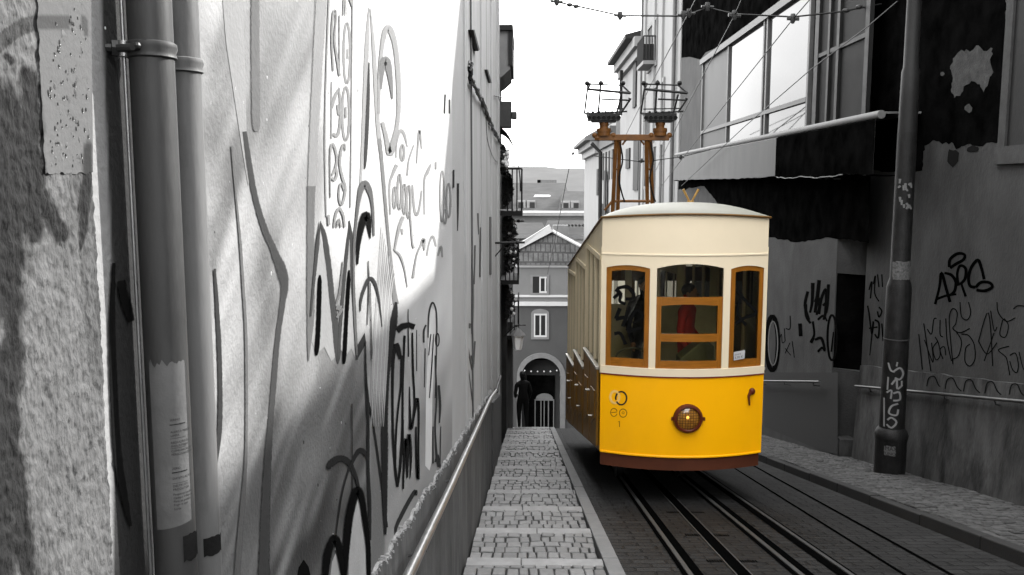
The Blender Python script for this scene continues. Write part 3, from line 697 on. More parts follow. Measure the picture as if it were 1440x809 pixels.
for pts in ([(640, 410, 1), (641, 440, 1.5), (639, 470, 1)], [(657, 350, 2), (656, 400, 2), (658, 470, 2), (657, 530, 1)], [(664, 360, 1.5), (665, 420, 3), (664, 470, 2)], [(668, 345, 2), (667, 400, 1.5)],
            [(655, 470, 2), (660, 500, 2), (665, 520, 1.5), (668, 480, 2)], [(659, 520, 1.2), (664, 560, 1.2), (667, 585, 1)], [(672, 300, 2), (673, 330, 1)], [(661, 455, 3), (660, 462, 3)], [(663, 500, 2.5), (666, 512, 2.5)], [(676, 320, 2), (675, 390, 2)]):
    stroke(mb, P2, pts)
mb.build('graffiti', paint(.09), FB, recalc=False)
mb = MB()
for pts in ([(658, 42), (660, 42), (668, 70), (666, 72)], [(679, 98), (681, 98), (687, 117), (685, 117)]):
    a = [P2(x, y, .0) for x, y in pts]; mb.prism(a, (.05, 0, 0))
mb.build('shutter', M['fardark'], FB)
mb = MB()
c0 = [(655, 88), (655, 105), (660, 120), (667, 132), (673, 143), (680, 158), (686, 172), (692, 185), (698, 196), (703, 204)]
for q in range(4):
    mb.tube([P2(x + random.uniform(-1, 1), y + random.uniform(-3, 3)) + Vector((random.uniform(.03, .07), 0, 0)) for x, y in spline([(a, b, 0) for a, b in c0], 3) for x, y in ((x, y),)] if False else
            [P2(p[0] + random.uniform(-.8, .8), p[1] + random.uniform(-3, 3)) + Vector((random.uniform(.02, .06), 0, 0)) for p in spline([(a, b) for a, b in c0], 3)], .013, 5)
mb.tube([P2(x, y) + Vector((.02, 0, 0)) for x, y in spline([(681, 165), (683, 195), (690, 218), (697, 228), (702, 226)], 3)], .006, 5)
tag(mb.build('cable_bundle', M['wire'], smooth=True), 'sagging bundle of black cables running down the pale house front', 'cable')

# stone pier at the near left
PR = thing('stone_pier', 'rough dark grey stone pier with a smooth mortar patch left of the drainpipes', 'pier', (-.6, .6, gz(.6)))
XP = -.472; PY0, PY1, PZ0, PZ1 = .60, .925, .95, 2.15
PP = lambda px, py, off=0: ox(px, py, XP + off)
def pdisp(y, z):
    px_patch = (y - .845) ; top = 2.02
    e = 1.0
    zb = 1.80 + .02 * noise.noise((y * 30, 0, 0))
    inp = min(max((y - .80) / .012, 0), 1) * min(max((z - zb) / .03, 0), 1) * min(max((.915 - y) / .01, 0), 1)
    d = .0022 * noise.noise((y * 16, z * 6, 1)) + .0021 * noise.fractal((y * 110, z * 70, 5), .7, 2.1, 4) - .004 * max(0, noise.noise((y * 9, z * 4, 9)) - .1)
    return d * (1 - inp) + inp * .0012 * noise.noise((y * 12, z * 6, 2))
def pixel(p):
    dx, dy, dz = p[0], p[1], p[2] - H; c, s_ = math.cos(YAW), math.sin(YAW); x = dx * c + dy * s_; f = -dx * s_ + dy * c
    fw = f * math.cos(PITCH) - dz * math.sin(PITCH); up = f * math.sin(PITCH) + dz * math.cos(PITCH); return CX + F * x / fw, CY - F * up / fw
def segd(p, pts):
    best = 9
    for a, b in zip(pts, pts[1:]):
        dx, dy = b[0] - a[0], b[1] - a[1]; t = max(0, min(1, ((p[0] - a[0]) * dx + (p[1] - a[1]) * dy) / (dx * dx + dy * dy + 1e-9)))
        w = a[2] + (b[2] - a[2]) * t; best = min(best, math.hypot(p[0] - a[0] - dx * t, p[1] - a[1] - dy * t) / (w / 2))
    return best
ARC = spline([(-40, 90, 22), (-6, 66, 22), (15, 48, 22), (40, 35, 23), (70, 31, 23), (90, 31, 23)], 4); ARC2 = [(117, 24, 8), (119, 36, 10), (121, 47, 8)]
STN = [spline([(125, 205, 12), (122, 250, 17), (118, 290, 16), (116, 330, 12), (113, 352, 3)], 3), spline([(16, 380, 22), (18, 520, 30), (10, 570, 34), (22, 650, 26), (34, 760, 28), (40, 830, 30)], 3), [(8, 79, 12), (15, 85, 14)], spline([(40, 110, 30), (46, 220, 34), (48, 330, 28)], 3), [(2, 150, 76), (6, 300, 84), (0, 420, 66)], [(60, 280, 30), (86, 330, 24)], [(-6, 520, 60), (-4, 800, 76)]]
def pier_tone(p):
    q = pixel(p); n1 = noise.noise((p[1] * 60, p[2] * 40, 3)) * .45 + noise.noise((p[1] * 190, p[2] * 120, 8)) * .25; t = 1.0
    a = min(segd(q, ARC), segd(q, ARC2))
    if a < 1: t *= .40
    d = min(segd(q, k) for k in STN) + n1
    t *= .16 + .84 * min(1, max(0, (d - .7) / .5))
    return t
def tone_faces(m):
    m.vt = [pier_tone(p) if p.x > XP - .03 else 1.0 for p in m.v]
mb = MB(); mb.grid(lambda u, v: (XP + pdisp(PY0 + (PY1 - PY0) * u, PZ0 + (PZ1 - PZ0) * v) - (.03 * max(0, u - .985) / .015 if u > .985 else 0), PY0 + (PY1 - PY0) * u, PZ0 + (PZ1 - PZ0) * v), 190, 560)
mb.box(XL - .05, XP - .03, .2, PY1 - .004, gz(.9), 3.6); mb.box(XL, XP - .004, .2, PY0 + .002, gz(.9), 3.6); mb.box(XL, XP - .004, PY0, PY1 - .004, PZ1 - .002, 3.6); mb.box(XL, XP - .004, PY0, PY1 - .004, gz(.9), PZ0 + .002); tone_faces(mb); mb.build('stone', M['stone'], PR, smooth=True, split=False)
mb = MB()
def patchp(px, py, off=0):
    p = ox(px, py, XP); p.x = XP + .0014 + .001 * noise.noise((p.y * 12, p.z * 6, 2)) + off; return p
rows = [-6 + 5 * k for k in range(51)]
def pl_(y): return 50 + (y / 245) * 12
cols = 24
jl = {r_: 3.5 * noise.noise((r_ * .045, 1, 0)) + 1.5 * noise.noise((r_ * .2, 5, 0)) for r_ in rows}
i = mb.add([patchp(pl_(r) + jl[r] * (1 - c / cols) + (126 + (r / 245) * 3 - pl_(r)) * c / cols, r + (random.uniform(-2, 2) if r == rows[-1] else 0)) for r in rows for c in range(cols + 1)])
for r in range(len(rows) - 1):
    for c in range(cols):
        k = i + r * (cols + 1) + c; mb.face((k, k + 1, k + cols + 2, k + cols + 1))
tone_faces(mb); mb.build('mortar_patch', M['mortar'], PR, smooth=True)
mb = MB(); mw = MB()
for _ in range(75):
    px, py = random.uniform(66, 122), random.uniform(10, 235); p = patchp(px, py, .0006); r = random.uniform(.0006, .0014)
    mb.ball(p, (.0004, r, r * random.uniform(1, 2.6)), 3); mw.ball(p + Vector((.0, r * .5, -r * 1.8)), (.0004, r * .6, r * .5), 3) if random.random() < .6 else None
mb.build('pit', M['ink'], PR); mw.build('pit_edge', M['white'], PR)
# drainpipes
def drainpipe(px, cx, r, m, label, collar_py, ztop=4.2):
    c = ox(px, 404, cx); t = thing('drainpipe', label, 'drainpipe', (cx, c.y, gz(c.y)), 'drainpipes on the graffiti wall')
    mb = MB(); n = 40; mb.tube([(cx, c.y, gz(c.y) - .1 + (ztop - gz(c.y) + .1) * k / n) for k in range(n + 1)], r, 40); mb.build('pipe', m, t, smooth=True)
    zc = ox(px, collar_py, cx).z; mb = MB()
    mb.tube([(cx, c.y, zc - .011), (cx, c.y, zc - .009), (cx, c.y, zc - .003), (cx, c.y, zc + .003), (cx, c.y, zc + .009), (cx, c.y, zc + .011)], [r + .0005, r + .0035, r + .002, r + .0045, r + .0035, r + .0005], 40)
    mb.build('collar', m, t, smooth=True)
    return t, c, zc
dp1, c1, zc1 = drainpipe(229, -.494, .0283, M['pipe'], 'front grey drainpipe with a clamp and a printed sticker', 78)
dp2, c2, zc2 = drainpipe(270, -.508, .0262, M['pipe2'], 'paler grey drainpipe half hidden behind the front pipe', 98)
mb = MB()                                       # clamp bolt on the front pipe
d = Vector((-.9, -.55, 0)).normalized(); b0 = Vector((-.494, c1.y, zc1)) + d * .028
mb.tube([b0, b0 + d * .03], .006, 8); mb.tube([b0 + d * .012, b0 + d * .02], .011, 6)
b1 = Vector((-.494, c1.y, zc1)) + Vector((-.18, -.98, 0)) * .027
mb.tube([b1, b1 + Vector((-.18, -.98, 0)) * .012], .005, 8); mb.ball(b1 + Vector((-.18, -.98, 0)) * .012 + Vector((.006, 0, .001)), .0045, 4)
mb.tube([b0 + d * .02, b1 + Vector((0, -.006, 0))], .005, 8)
mb.build('clamp_bolt', M['darkmetal'], dp1, smooth=True)
def on_pipe(c, cx, r, ang0):
    return lambda s, z, o=0: Vector((cx + (r + .0006 + o) * math.cos(ang0 + s / r), c.y + (r + .0006 + o) * math.sin(ang0 + s / r), z))
phi = math.atan2(-c1.y, .494)
op = on_pipe(c1, -.494, .0283, phi)
zt, zb_ = ox(229, 508, -.494).z, ox(229, 742, -.494).z
mb = MB(); n = 16
def stick(u, v):
    s = -.0245 + .050 * u; z = zb_ + (zt - zb_) * v
    if v > .999: z += .012 * noise.noise((u * 9, 0, 0))
    if v < .001: z -= .008 * (1 - u)
    return op(s, z)
mb.grid(stick, n, 16); mb.build('sticker', M['sticker'], dp1, smooth=True)
mb = MB()
def ptxt(body, py, sz=.0042, s0=.0005):
    z0 = ox(240, py, -.494).z; put_text(mb, body, sz, lambda x, y: op(s0 + x, z0 + y, .0005))
def pbar(py, t, s0=.000, w=.021):
    z0 = ox(240, py, -.494).z; mb.grid(lambda u, v: op(s0 + w * u, z0 + t * v, .0005), 6, 1)
for body, py in (('SERMO', 584), ('ALERTA PREÇO', 601), ('LIMPA', 606), ('REDUÇÃO DE', 616), ('INDUSTRIAIS', 621), ('COMUNICAÇÃO', 628), ('PERSONALIZADA', 633), ('ZERO', 653), ('DANOS ALTOS', 667), ('DESTRUTO', 678), ('PRODUTOS', 683), ('Pequeno Sonho', 690), ('Campo e Norte', 695), ('Para as portas', 700), ('Fogo e mar', 705), ('Sorte', 711)):
    ptxt(body, py)
pbar(590, .0014); pbar(609, .0004); pbar(623, .0004); pbar(658, .0014); pbar(673, .0004)
mb.build('printed_text', M['ink'], dp1, recalc=False)
mb = MB(); mb.grid(lambda u, v: op(.010 + .03 * u, ox(240, 790, -.494).z + .038 * v + .008 * noise.noise((u * 4, v, 3)), .0004), 8, 4); mb.build('black_spray', paint(.02), dp1, smooth=True)
op2 = on_pipe(c2, -.508, .0262, math.atan2(-c2.y, .508))
mb = MB(); mb.grid(lambda u, v: op2(.000 + .034 * u, ox(270, 793, -.508).z + .030 * v + .006 * noise.noise((u * 4, v, 3)), .0004), 8, 4); mb.build('black_spray', paint(.02), dp2, smooth=True)
mb = MB(); cc = ox(186, 300, -.522); mb.tube([(-.522, cc.y, gz(cc.y)), (-.522, cc.y, 4.2)], .0024, 10)  # added rod, bright in place of the sunlit sliver between pipe shadows
mb.tube([(-.522, cc.y, zc1 - .01), (-.522, cc.y, zc1 + .01)], .008, 10)
tag(mb.build('sunlit_gap_rod', M['galv'], smooth=True), 'added bright rod for the sunlit gap left of the front drainpipe', 'sunlit_gap_rod')

# handrail on the left wall
HR = thing('handrail', 'worn steel tube handrail sloping down the left plinth wall', 'handrail', (-.43, 6, gz(6)))
XH = -.43; hp = [ox(x, y, XH) for x, y in ((575, 809), (630, 693), (690, 560))]
d0 = (hp[1] - hp[0]).normalized(); hp = [hp[0] - d0 * 1.6] + hp + [ox(698, 549, XH)]
mb = MB(); mb.tube(hp, .021, 14); mb.build('rail', M['galv'], HR, smooth=True)
mb = MB(); e = hp[-1]; mb.tube([e + Vector((0, -.04, .0)), e + Vector((0, .02, .0))], .034, 12)
mb.tube([e, e + Vector((.03, 1.0, -.02))], .02, 10); mb.build('rail_end', M['darkmetal'], HR, smooth=True)
for py_, t in ((3.5, 0), (5.2, 0), (7.2, 0), (9.3, 0)):
    k = [p for p in hp]
    for p, q in zip(k, k[1:]):
        if p.y <= py_ <= q.y: z = p.z + (q.z - p.z) * (py_ - p.y) / (q.y - p.y)
    mb = MB(); mb.tube([(XH, py_, z), (XH, py_, z - .05), (XW - .01, py_, z - .075)], .009, 8); mb.build('bracket', M['dullrail'], HR, smooth=True)

# ================================================================== FUNICULAR
TX, TY = 1.93, 10.3; HW = 1.005; BOW = .24; ZAR = .045
def zarch(x): return ZAR * (1 - min(1, abs((x - TX) / HW)) ** 2)
def fy(x): return TY - BOW * (1 - min(1, abs((x - TX) / HW)) ** 2)
def ofront(px, py, off=0):
    y = TY
    for _ in range(6): p = oy(px, py, y); y = fy(p.x)
    p = oy(px, py, y); p.y -= off; return p
def tz(py): return oy(960, py, TY - .22).z
TR = thing('funicular_tram', 'yellow and cream funicular tram with wooden framed windows on the dark track', 'tram', (TX, TY + 4, gz(TY + 4)))
def fpiece(mb, x0, x1, zb, zt, off=0.0, th=.05, n=14):
    zb_ = zb if callable(zb) else (lambda x: zb); zt_ = zt if callable(zt) else (lambda x: zt)
    n = max(2, int(n * (x1 - x0) / 2) + 2)
    xs = [x0 + (x1 - x0) * k / n for k in range(n + 1)]
    A = mb.add([(x, fy(x) - off, zb_(x)) for x in xs]); B = mb.add([(x, fy(x) - off, zt_(x)) for x in xs])
    Cc = mb.add([(x, fy(x) - off + th, zb_(x)) for x in xs]); D = mb.add([(x, fy(x) - off + th, zt_(x)) for x in xs])
    for k in range(n):
        mb.face((A + k, A + k + 1, B + k + 1, B + k)); mb.face((Cc + k + 1, Cc + k, D + k, D + k + 1))
        mb.face((B + k, B + k + 1, D + k + 1, D + k)); mb.face((Cc + k, Cc + k + 1, A + k + 1, A + k))
    mb.face((A, B, D, Cc)); mb.face((A + n, Cc + n, D + n, B + n))
def arch(x0, x1, ze, rise): return lambda x: ze + rise * (1 - ((x - (x0 + x1) / 2) / ((x1 - x0) / 2)) ** 2)
X0, X1 = TX - HW, TX + HW
ZB, ZBELT, ZT = -1.62, tz(530), 1.305
W = [(X0 + .055, 1.485), (1.565, 2.365), (2.455, X1 - .045)]       # window openings
zW0 = tz(519); zWe = [.695, .70, .69]; rise = [.035, .055, .035]; zFas = .86
mb = MB(); fpiece(mb, X0, X1, ZB, ZBELT - .012, .0, .05, 40); mb.build('front_panel', M['yellow'], TR, smooth=True)
mb = MB(); fpiece(mb, X0 + .004, X1 - .004, lambda x: ZB - .005, lambda x: ZB + .022, .014, .05, 40); mb.build('front_lower_bead', M['yellow'], TR, smooth=True, bevel=.006)
mb = MB(); fpiece(mb, X0 + .01, X1 - .03, -1.79, ZB - .002, -.015, .06, 40); mb.build('skirt_board', M['skirt'], TR, smooth=True)
mb = MB(); fpiece(mb, X0, X1, ZBELT - .014, ZBELT + .004, .013, .05, 40); mb.build('belt_line', M['beltline'], TR, smooth=True)
mb = MB()
fpiece(mb, X0, X1, ZBELT + .004, zW0, .016, .06, 40)               # sill
fpiece(mb, X0, X1, zFas, lambda x: ZT - .012 + zarch(x), 0, .05, 40)                           # fascia
for a, b in ((X0, W[0][0]), (W[0][1], W[1][0]), (W[1][1], W[2][0]), (W[2][1], X1)): fpiece(mb, a, b, zW0, zFas, 0, .05, 14)
for (a, b), ze, r in zip(W, zWe, rise): fpiece(mb, a, b, arch(a, b, ze, r), zFas, 0, .05, 30)
mb.build('front_window_surround', M['cream'], TR, smooth=True)
mb = MB(); fpiece(mb, X0, X1, zFas - .012, zFas + .012, .010, .03, 40); mb.build('fascia_moulding', M['cream'], TR, smooth=True, bevel=.004)
REC = -.012
for i, ((a, b), ze, r) in enumerate(zip(W, zWe, rise)):
    w = .062
    if i == 1:
        top = tz(418); fr = MB(); hr = MB()
        fpiece(fr, a, a + w, zW0, top, REC, .04); fpiece(fr, b - w, b, zW0, top, REC, .04)
        fpiece(hr, a + w + .001, b - w - .001, arch(a, b, tz(431) - .006, .028), top - .002, REC - .002, .038, 30)
        fpiece(hr, a + w + .001, b - w - .001, tz(481), tz(470), REC - .002, .038, 20); fpiece(hr, a + w + .001, b - w - .001, zW0, tz(508), REC - .002, .038, 20)
        f = fr.build('window', M['wood'], TR, smooth=True); hr.build('wood_rail', M['woodh'], f, smooth=True)
        gl = MB(); fpiece(gl, a + .001, b - .001, zW0 + .01, arch(a, b, ze, r), REC - .016, .006, 30); gl.build('glass', M['glass'], f, smooth=True)
    else:
        fr = MB(); hr = MB()
        fpiece(fr, a, a + w, zW0, arch(a, b, ze, r), REC, .04); fpiece(fr, b - w * .9, b, zW0, arch(a, b, ze, r), REC, .04)
        fpiece(hr, a + w + .001, b - w * .9 - .001, arch(a, b, ze - .06, r), lambda x, a=a, b=b, ze=ze, r=r: arch(a, b, ze, r)(x) - .001, REC - .002, .038, 20)
        fpiece(hr, a + w + .001, b - w * .9 - .001, zW0, tz(507 if i == 0 else 508), REC - .002, .038, 12)
        f = fr.build('window', M['wood'], TR, smooth=True); hr.build('wood_rail', M['woodh'], f, smooth=True)
        gl = MB(); fpiece(gl, a + .01, b - .01, zW0 + .01, arch(a, b, ze, r), REC - .016, .006, 20); gl.build('glass', M['glass'], f, smooth=True)
    if i == 0:
        m_ = MB(); Pf = lambda x, y, o=0: ofront(x, y, REC - .011)
        for pts in ([(866, 407, 5), (873, 414, 5), (872, 424, 4), (880, 428, 4)], [(863, 420, 4), (872, 412, 5)], [(868, 406, 4), (882, 404, 5), (891, 413, 5), (890, 420, 4), (880, 421, 4)], [(866, 449, 4), (872, 434, 5)], [(866, 449, 5), (884, 446, 4)], [(886, 432, 4), (876, 460, 5)],
                    [(883, 466, 5), (889, 445, 5), (897, 437, 4), (904, 446, 4), (890, 455, 3)], [(882, 467, 5), (903, 461, 4)], [(864, 470, 4), (873, 470, 4), (880, 485, 4)]): stroke(m_, Pf, pts)
        m_.build('pane_strokes', paint(.012), f, recalc=False)  # dark strokes laid on the pane
    if i == 2:
        m_ = MB(); Pf = lambda x, y, o=0: ofront(x, y, REC - .011)
        for pts in ([(1034, 404, 4), (1050, 425, 4), (1064, 440, 4), (1047, 448, 4), (1032, 458, 4)], [(1044, 413, 3), (1038, 440, 3), (1050, 458, 4)]): stroke(m_, Pf, pts)
        m_.build('pane_strokes', paint(.012), f, recalc=False)
        m_ = MB(); m_.poly([ofront(x, y, .012) for x, y in ((1031.5, 507), (1046.5, 504), (1047.5, 492), (1031.5, 495))]); m_.build('price_sticker', M['white'], f, recalc=False)
        m_ = MB(); o0 = ofront(1032.6, 505, .0135); o1 = ofront(1046, 502.5, .0135); du = (o1 - o0)
        put_text(m_, '3.70 €', .040, lambda x, y: o0 + du * (x / .122) + Vector((0, 0, y))); o2 = o0 + Vector((0, 0, .045))
        put_text(m_, 'BILHETE', .022, lambda x, y: o2 + du * (x / .122) + Vector((0, 0, y))); m_.build('price_text', M['ink'], f, recalc=False)
# writing on the yellow panel
FEATHER[0] = .02
Pf = lambda x, y, o=0: ofront(x, y, .003 + o * .2)
mb = MB(); ring(mb, Pf, 864.5, 558.5, 6.2, 8.4, 3.2, 0, 360, 36); mb.build('emblem_ring', M['logo_cream'], TR, recalc=False)
mb = MB(); ring(mb, Pf, 873.5, 560, 7.6, 9.2, 2.2, -120, 150, 30); ring(mb, Pf, 873.5, 560, 7.6, 9.2, 2.2, 165, 225, 12); mb.build('emblem_ring', M['ink'], TR, recalc=False)
mb = MB(); ring(mb, Pf, 863.3, 580, 4.6, 5.6, 1.0, 20, 345, 24); stroke(mb, Pf, [(858.7, 580.5, .9), (867.5, 579.5, .9)], sm=False); ring(mb, Pf, 876.2, 581, 5.2, 5.8, 1.1, 0, 360, 24); ring(mb, Pf, 876.2, 580.6, 1.7, 1.4, .6, 0, 360, 14)
stroke(mb, Pf, [(869.2, 593.5, .8), (871.2, 592, .9), (871.2, 600.5, 1.0)], sm=False); mb.build('fleet_number', M['logo_olive'], TR, recalc=False)
FEATHER[0] = .22
# headlight
hc = ofront(967, 588); ry = hc.y
def disc_ring(mb, c, rr, seg=36):
    rings = [mb.add([(c.x + r * math.cos(2 * PI * q / seg), c.y + dy, c.z + r * math.sin(2 * PI * q / seg)) for q in range(seg)]) for r, dy in rr]
    for a, b in zip(rings, rings[1:]):
        for q in range(seg): mb.face((a + q, a + (q + 1) % seg, b + (q + 1) % seg, b + q))
    return rings
hl = MB(); disc_ring(hl, hc, [(.150, .02), (.176, .0), (.180, -.035), (.168, -.06), (.146, -.064), (.138, -.055), (.138, -.02)])
for sx in (-1, 1): hl.box(hc.x + sx * .185 - .018, hc.x + sx * .185 + .018, ry - .05, ry - .02, hc.z - .02, hc.z + .02)
hlo = hl.build('headlight', M['rimred'], TR, smooth=True)
hl = MB(); r_ = disc_ring(hl, hc, [(.139, -.030), (.125, -.040), (.09, -.050), (.05, -.056), (.012, -.058)]); hl.face([r_[-1] + q for q in range(36)]); hl.build('lens', M['lens'], hlo, smooth=True)
hl = MB(); hl.ball((hc.x - .01, ry - .050, hc.z + .02), .022, 5); hl.ball((hc.x + .04, ry - .044, hc.z - .02), (.034, .012, .03), 5)
m, nt, b = new_mat('glinting_bulb'); b.inputs['Base Color'].default_value = (.8, .35, .05, 1); b.inputs['Emission Color'].default_value = (1, .42, .06, 1); b.inputs['Emission Strength'].default_value = .28  # faint glow on the bulbs stands in for an orange glint
hl.build('bulb', m, hlo, smooth=True)
# bell / lock on the right
p = ofront(1057, 550); mb = MB(); mb.ball(p + Vector((0, -.02, 0)), (.04, .035, .045), 6); mb.tube([p + Vector((-.02, -.03, -.01)), p + Vector((-.045, -.045, -.05)), p + Vector((-.03, -.04, -.17))], [.022, .016, .009], 8); mb.build('lock_handle', M['rimred'], TR, smooth=True)
# side walls
YR = 18.4
zt_ = lambda y: ZT - .165 * (y - TY); zb_s = lambda y: ZB - .235 * (y - TY)
comps = [(10.42, 12.85, -.58, -.79, .80, .80), (12.98, 15.55, -1.12, -1.34, .44, .37), (15.68, YR, -1.67, -1.98, .05, -.12)]
for sx in (-1, 1):
    X = TX + sx * HW; cr = MB(); br = MB(); lg = MB(); wf = MB(); gl = MB()
    def sbox(mb, y0, y1, za0, za1, zb0, zb1, x_out, x_in):           # za bottom at y0,y1 ; zb top
        xa, xb = X + sx * x_out, X - sx * x_in
        mb.hexa([(xa, y0, za0), (xb, y0, za0), (xb, y1, za1), (xa, y1, za1), (xa, y0, zb0), (xb, y0, zb0), (xb, y1, zb1), (xa, y1, zb1)])
    sbox(br, TY, YR, zb_s(TY), zb_s(YR), -.62, -.62 - .215 * (YR - TY), -.004, .04)   # lower side wall
    for (y0, y1, l0, l1, t0, t1) in comps:
        sl = (l1 - l0) / (y1 - y0); st_ = (t1 - t0) / (y1 - y0)
        mid = y0 + (y1 - y0) * .5
        for (a, b) in ((y0 + .02, mid - .06), (mid + .02, y1 - .03)):
            sbox(br, a, b, zb_s(a) + .06, zb_s(b) + .06, l0 + sl * (a - y0) - .03, l0 + sl * (b - y0) - .03, .035, .0)
            q = (b - a) * .2; sbox(br, a + q, b - q, zb_s(a) + .35, zb_s(b) + .35, l0 + sl * (a - y0) - .35, l0 + sl * (b - y0) - .35, .047, -.03)
        sbox(lg, y0, y1, l0 - .028, l1 - .028, l0 + .012, l1 + .012, .052, .01)
        sbox(cr, y0 - .06, y1 + .06, t0, t1, zt_(y0 - .06) - .001, zt_(y1 + .06) - .001, -.002, .04)         # top panel
        sbox(cr, y0 - .02, y1, t0 - .035, t1 - .035, t0 + .03, t1 + .03, .018, .0)
        np = 3
        for k in range(np + 1):
            c = y0 + (y1 - y0 - .10) * k / np
            sbox(cr, c, c + .10, l0 + sl * (c - y0) + .019, l0 + sl * (c + .1 - y0) + .019, t0 + st_ * (c - y0) - .036, t0 + st_ * (c + .1 - y0) - .036, .012, .035)
            if k < np:
                c2 = y0 + (y1 - y0 - .10) * (k + 1) / np
                sbox(wf, c + .102, c + .15, l0 + sl * (c - y0) + .02, l0 + sl * (c - y0) + .02, t0 - .04 + st_ * (c - y0), t0 - .04 + st_ * (c - y0), -.004, .03)
                sbox(gl, c + .15, c2, l0 + sl * (c - y0) + .02, l0 + sl * (c2 - y0) + .02, t0 - .04, t0 - .04, -.02, .026)
    for a, b in ((TY, comps[0][0] - .0), (12.85, 12.98), (15.55, 15.68)):
        sbox(cr, a, b, -.62 - .215 * (a - TY) - (.0 if a < 10.5 else .28), -.62 - .215 * (b - TY) - (.0 if a < 10.5 else .28), zt_(a) - .36, zt_(b) - .36, .006, .045)
    cr.build('side_frame', M['cream_side'], TR); br.build('side_door_panels', M['doorbrown'], TR, bevel=.01); lg.build('window_ledge', M['chrome'], TR, bevel=.006)
    w_ = wf.build('side_window_frame', M['wood'], TR); gl.build('glass', M['glass'], w_)
    hd = MB()
    for (y0, y1, l0, l1, t0, t1) in comps:
        yy = y0 + .9; z = l0 - .5; hd.tube([(X + sx * .05, yy, z), (X + sx * .10, yy, z), (X + sx * .10, yy + .12, z - .02), (X + sx * .05, yy + .12, z - .02)], .012, 6)
        yy = y0 + .5; z = l0 - .75; hd.tube([(X + sx * .05, yy, z), (X + sx * .09, yy, z), (X + sx * .09, yy + .1, z - .02)], .012, 6)
    hd.build('door_handle', M['chrome'], TR, smooth=True)
# roof with domed front
mb = MB()
def roof(u, v):
    a = (u - .5) * 2; x = TX + a * (HW + .010); yf = fy(TX + a * HW) - .026
    t = v ** 1.6; y = yf + (YR + .05 - yf) * t
    dome = min(1, (y - yf) / .55); prof = (1 - abs(a) ** 2.6) ** .62
    return (x, y, zt_(max(y, TY)) + .010 + zarch(x) * (1 - min(1, dome) * .3) + (.165 * prof) * math.sin(dome * PI / 2) ** .7)
mb.grid(roof, 32, 46); mb.build('roof', M['roofgrey'], TR, smooth=True)
mb = MB()
xs = [X0 - .012 + (2 * HW + .024) * k / 30 for k in range(31)]
edge = [Vector((X0 - .012, YR, zt_(YR))), Vector((X0 - .012, 14, zt_(14)))] + [Vector((x, fy(TX + (x - TX) / (HW + .012) * HW) - .022, ZT - .004 + zarch(x))) for x in xs] + [Vector((X1 + .012, 14, zt_(14))), Vector((X1 + .012, YR, zt_(YR)))]
mb.tube(edge, .015, 6); mb.build('roof_edge', mat('brown_roof_edge', (.10, .05, .012), .5, .2, 6), TR, smooth=True)
# whistle
hp_ = oy(971, 288, TY + .25); mb = MB(); mb.tube([hp_, hp_ + Vector((0, 0, .05))], .045, 10)
for s_ in (-1, 1): mb.tube([hp_ + Vector((s_ * .015, 0, .04)), hp_ + Vector((s_ * .095, 0, .19))], [.011, .016], 8)
mb.build('whistle', M['brass'], TR, smooth=True)
# inside
mb = MB()
mb.hexa([(X0 + .05, TY, -1.45), (X1 - .05, TY, -1.45), (X1 - .05, 13, -1.45), (X0 + .05, 13, -1.45), (X0 + .05, TY, -1.40), (X1 - .05, TY, -1.40), (X1 - .05, 13, -1.40), (X0 + .05, 13, -1.40)])
mb.hexa([(X0 + .05, 13, -2.2), (X1 - .05, 13, -2.2), (X1 - .05, YR, -3.45), (X0 + .05, YR, -3.45), (X0 + .05, 13, -2.1), (X1 - .05, 13, -2.1), (X1 - .05, YR, -3.35), (X0 + .05, YR, -3.35)])
mb.build('floor', M['interior'], TR)
mb = MB(); yb = 12.75
mb.box(X0 + .05, X1 - .05, yb, yb + .05, -1.4, -.10); mb.box(X0 + .05, X1 - .05, yb, yb + .05, .62, .86)
for x in (X0 + .05, 1.50, 2.28, X1 - .15): mb.box(x, x + .10, yb + .001, yb + .049, -.10, .62)
mb.build('partition', M['int_pale'], TR)
mb = MB(); mb.box(X0 + .02, X1 - .02, YR - .05, YR, zb_s(YR) + .1, -1.1); mb.box(X0 + .02, X1 - .02, YR - .05, YR, -.35, zt_(YR))
for x in (X0 + .02, 1.55, 2.25, X1 - .14): mb.box(x, x + .12, YR - .049, YR - .001, -1.1, -.35)
mb.build('rear_wall', M['doorbrown'], TR)
mb = MB(); mb.tube([(1.73, 11.0, -1.4), (1.73, 11.0, 1.1)], .017, 8); mb.build('grab_pole', mat('worn_brass_pole', (.42, .36, .24), .35, .1, 5, metal=.4), TR, smooth=True)
mb = MB(); c = Vector((1.36, 10.75, -.52))
mb.tube([c + Vector((.20 * math.cos(t), .05 * math.sin(t) * 0 - .0, .13 * math.sin(t))) for t in [PI * k / 14 for k in range(15)]], .013, 6); mb.tube([c + Vector((0, 0, .0)), c + Vector((0, 0, .13))], .01, 6); mb.build('control_wheel', mat('wheel_metal', (.22, .22, .19), .3, .1, 5, metal=.6), TR, smooth=True)
mb = MB(); mb.box(1.2, 1.6, 10.62, 10.9, -1.4, -.56); mb.prism([(1.95, 10.72, -1.4), (2.42, 10.72, -1.4), (2.42, 10.72, -.36), (2.25, 10.72, -.30), (1.98, 10.72, -.52)], (0, .3, 0)); mb.build('control_desk', mat('olive_control_desk', (.16, .17, .10), .5, .2, 5), TR, bevel=.02)
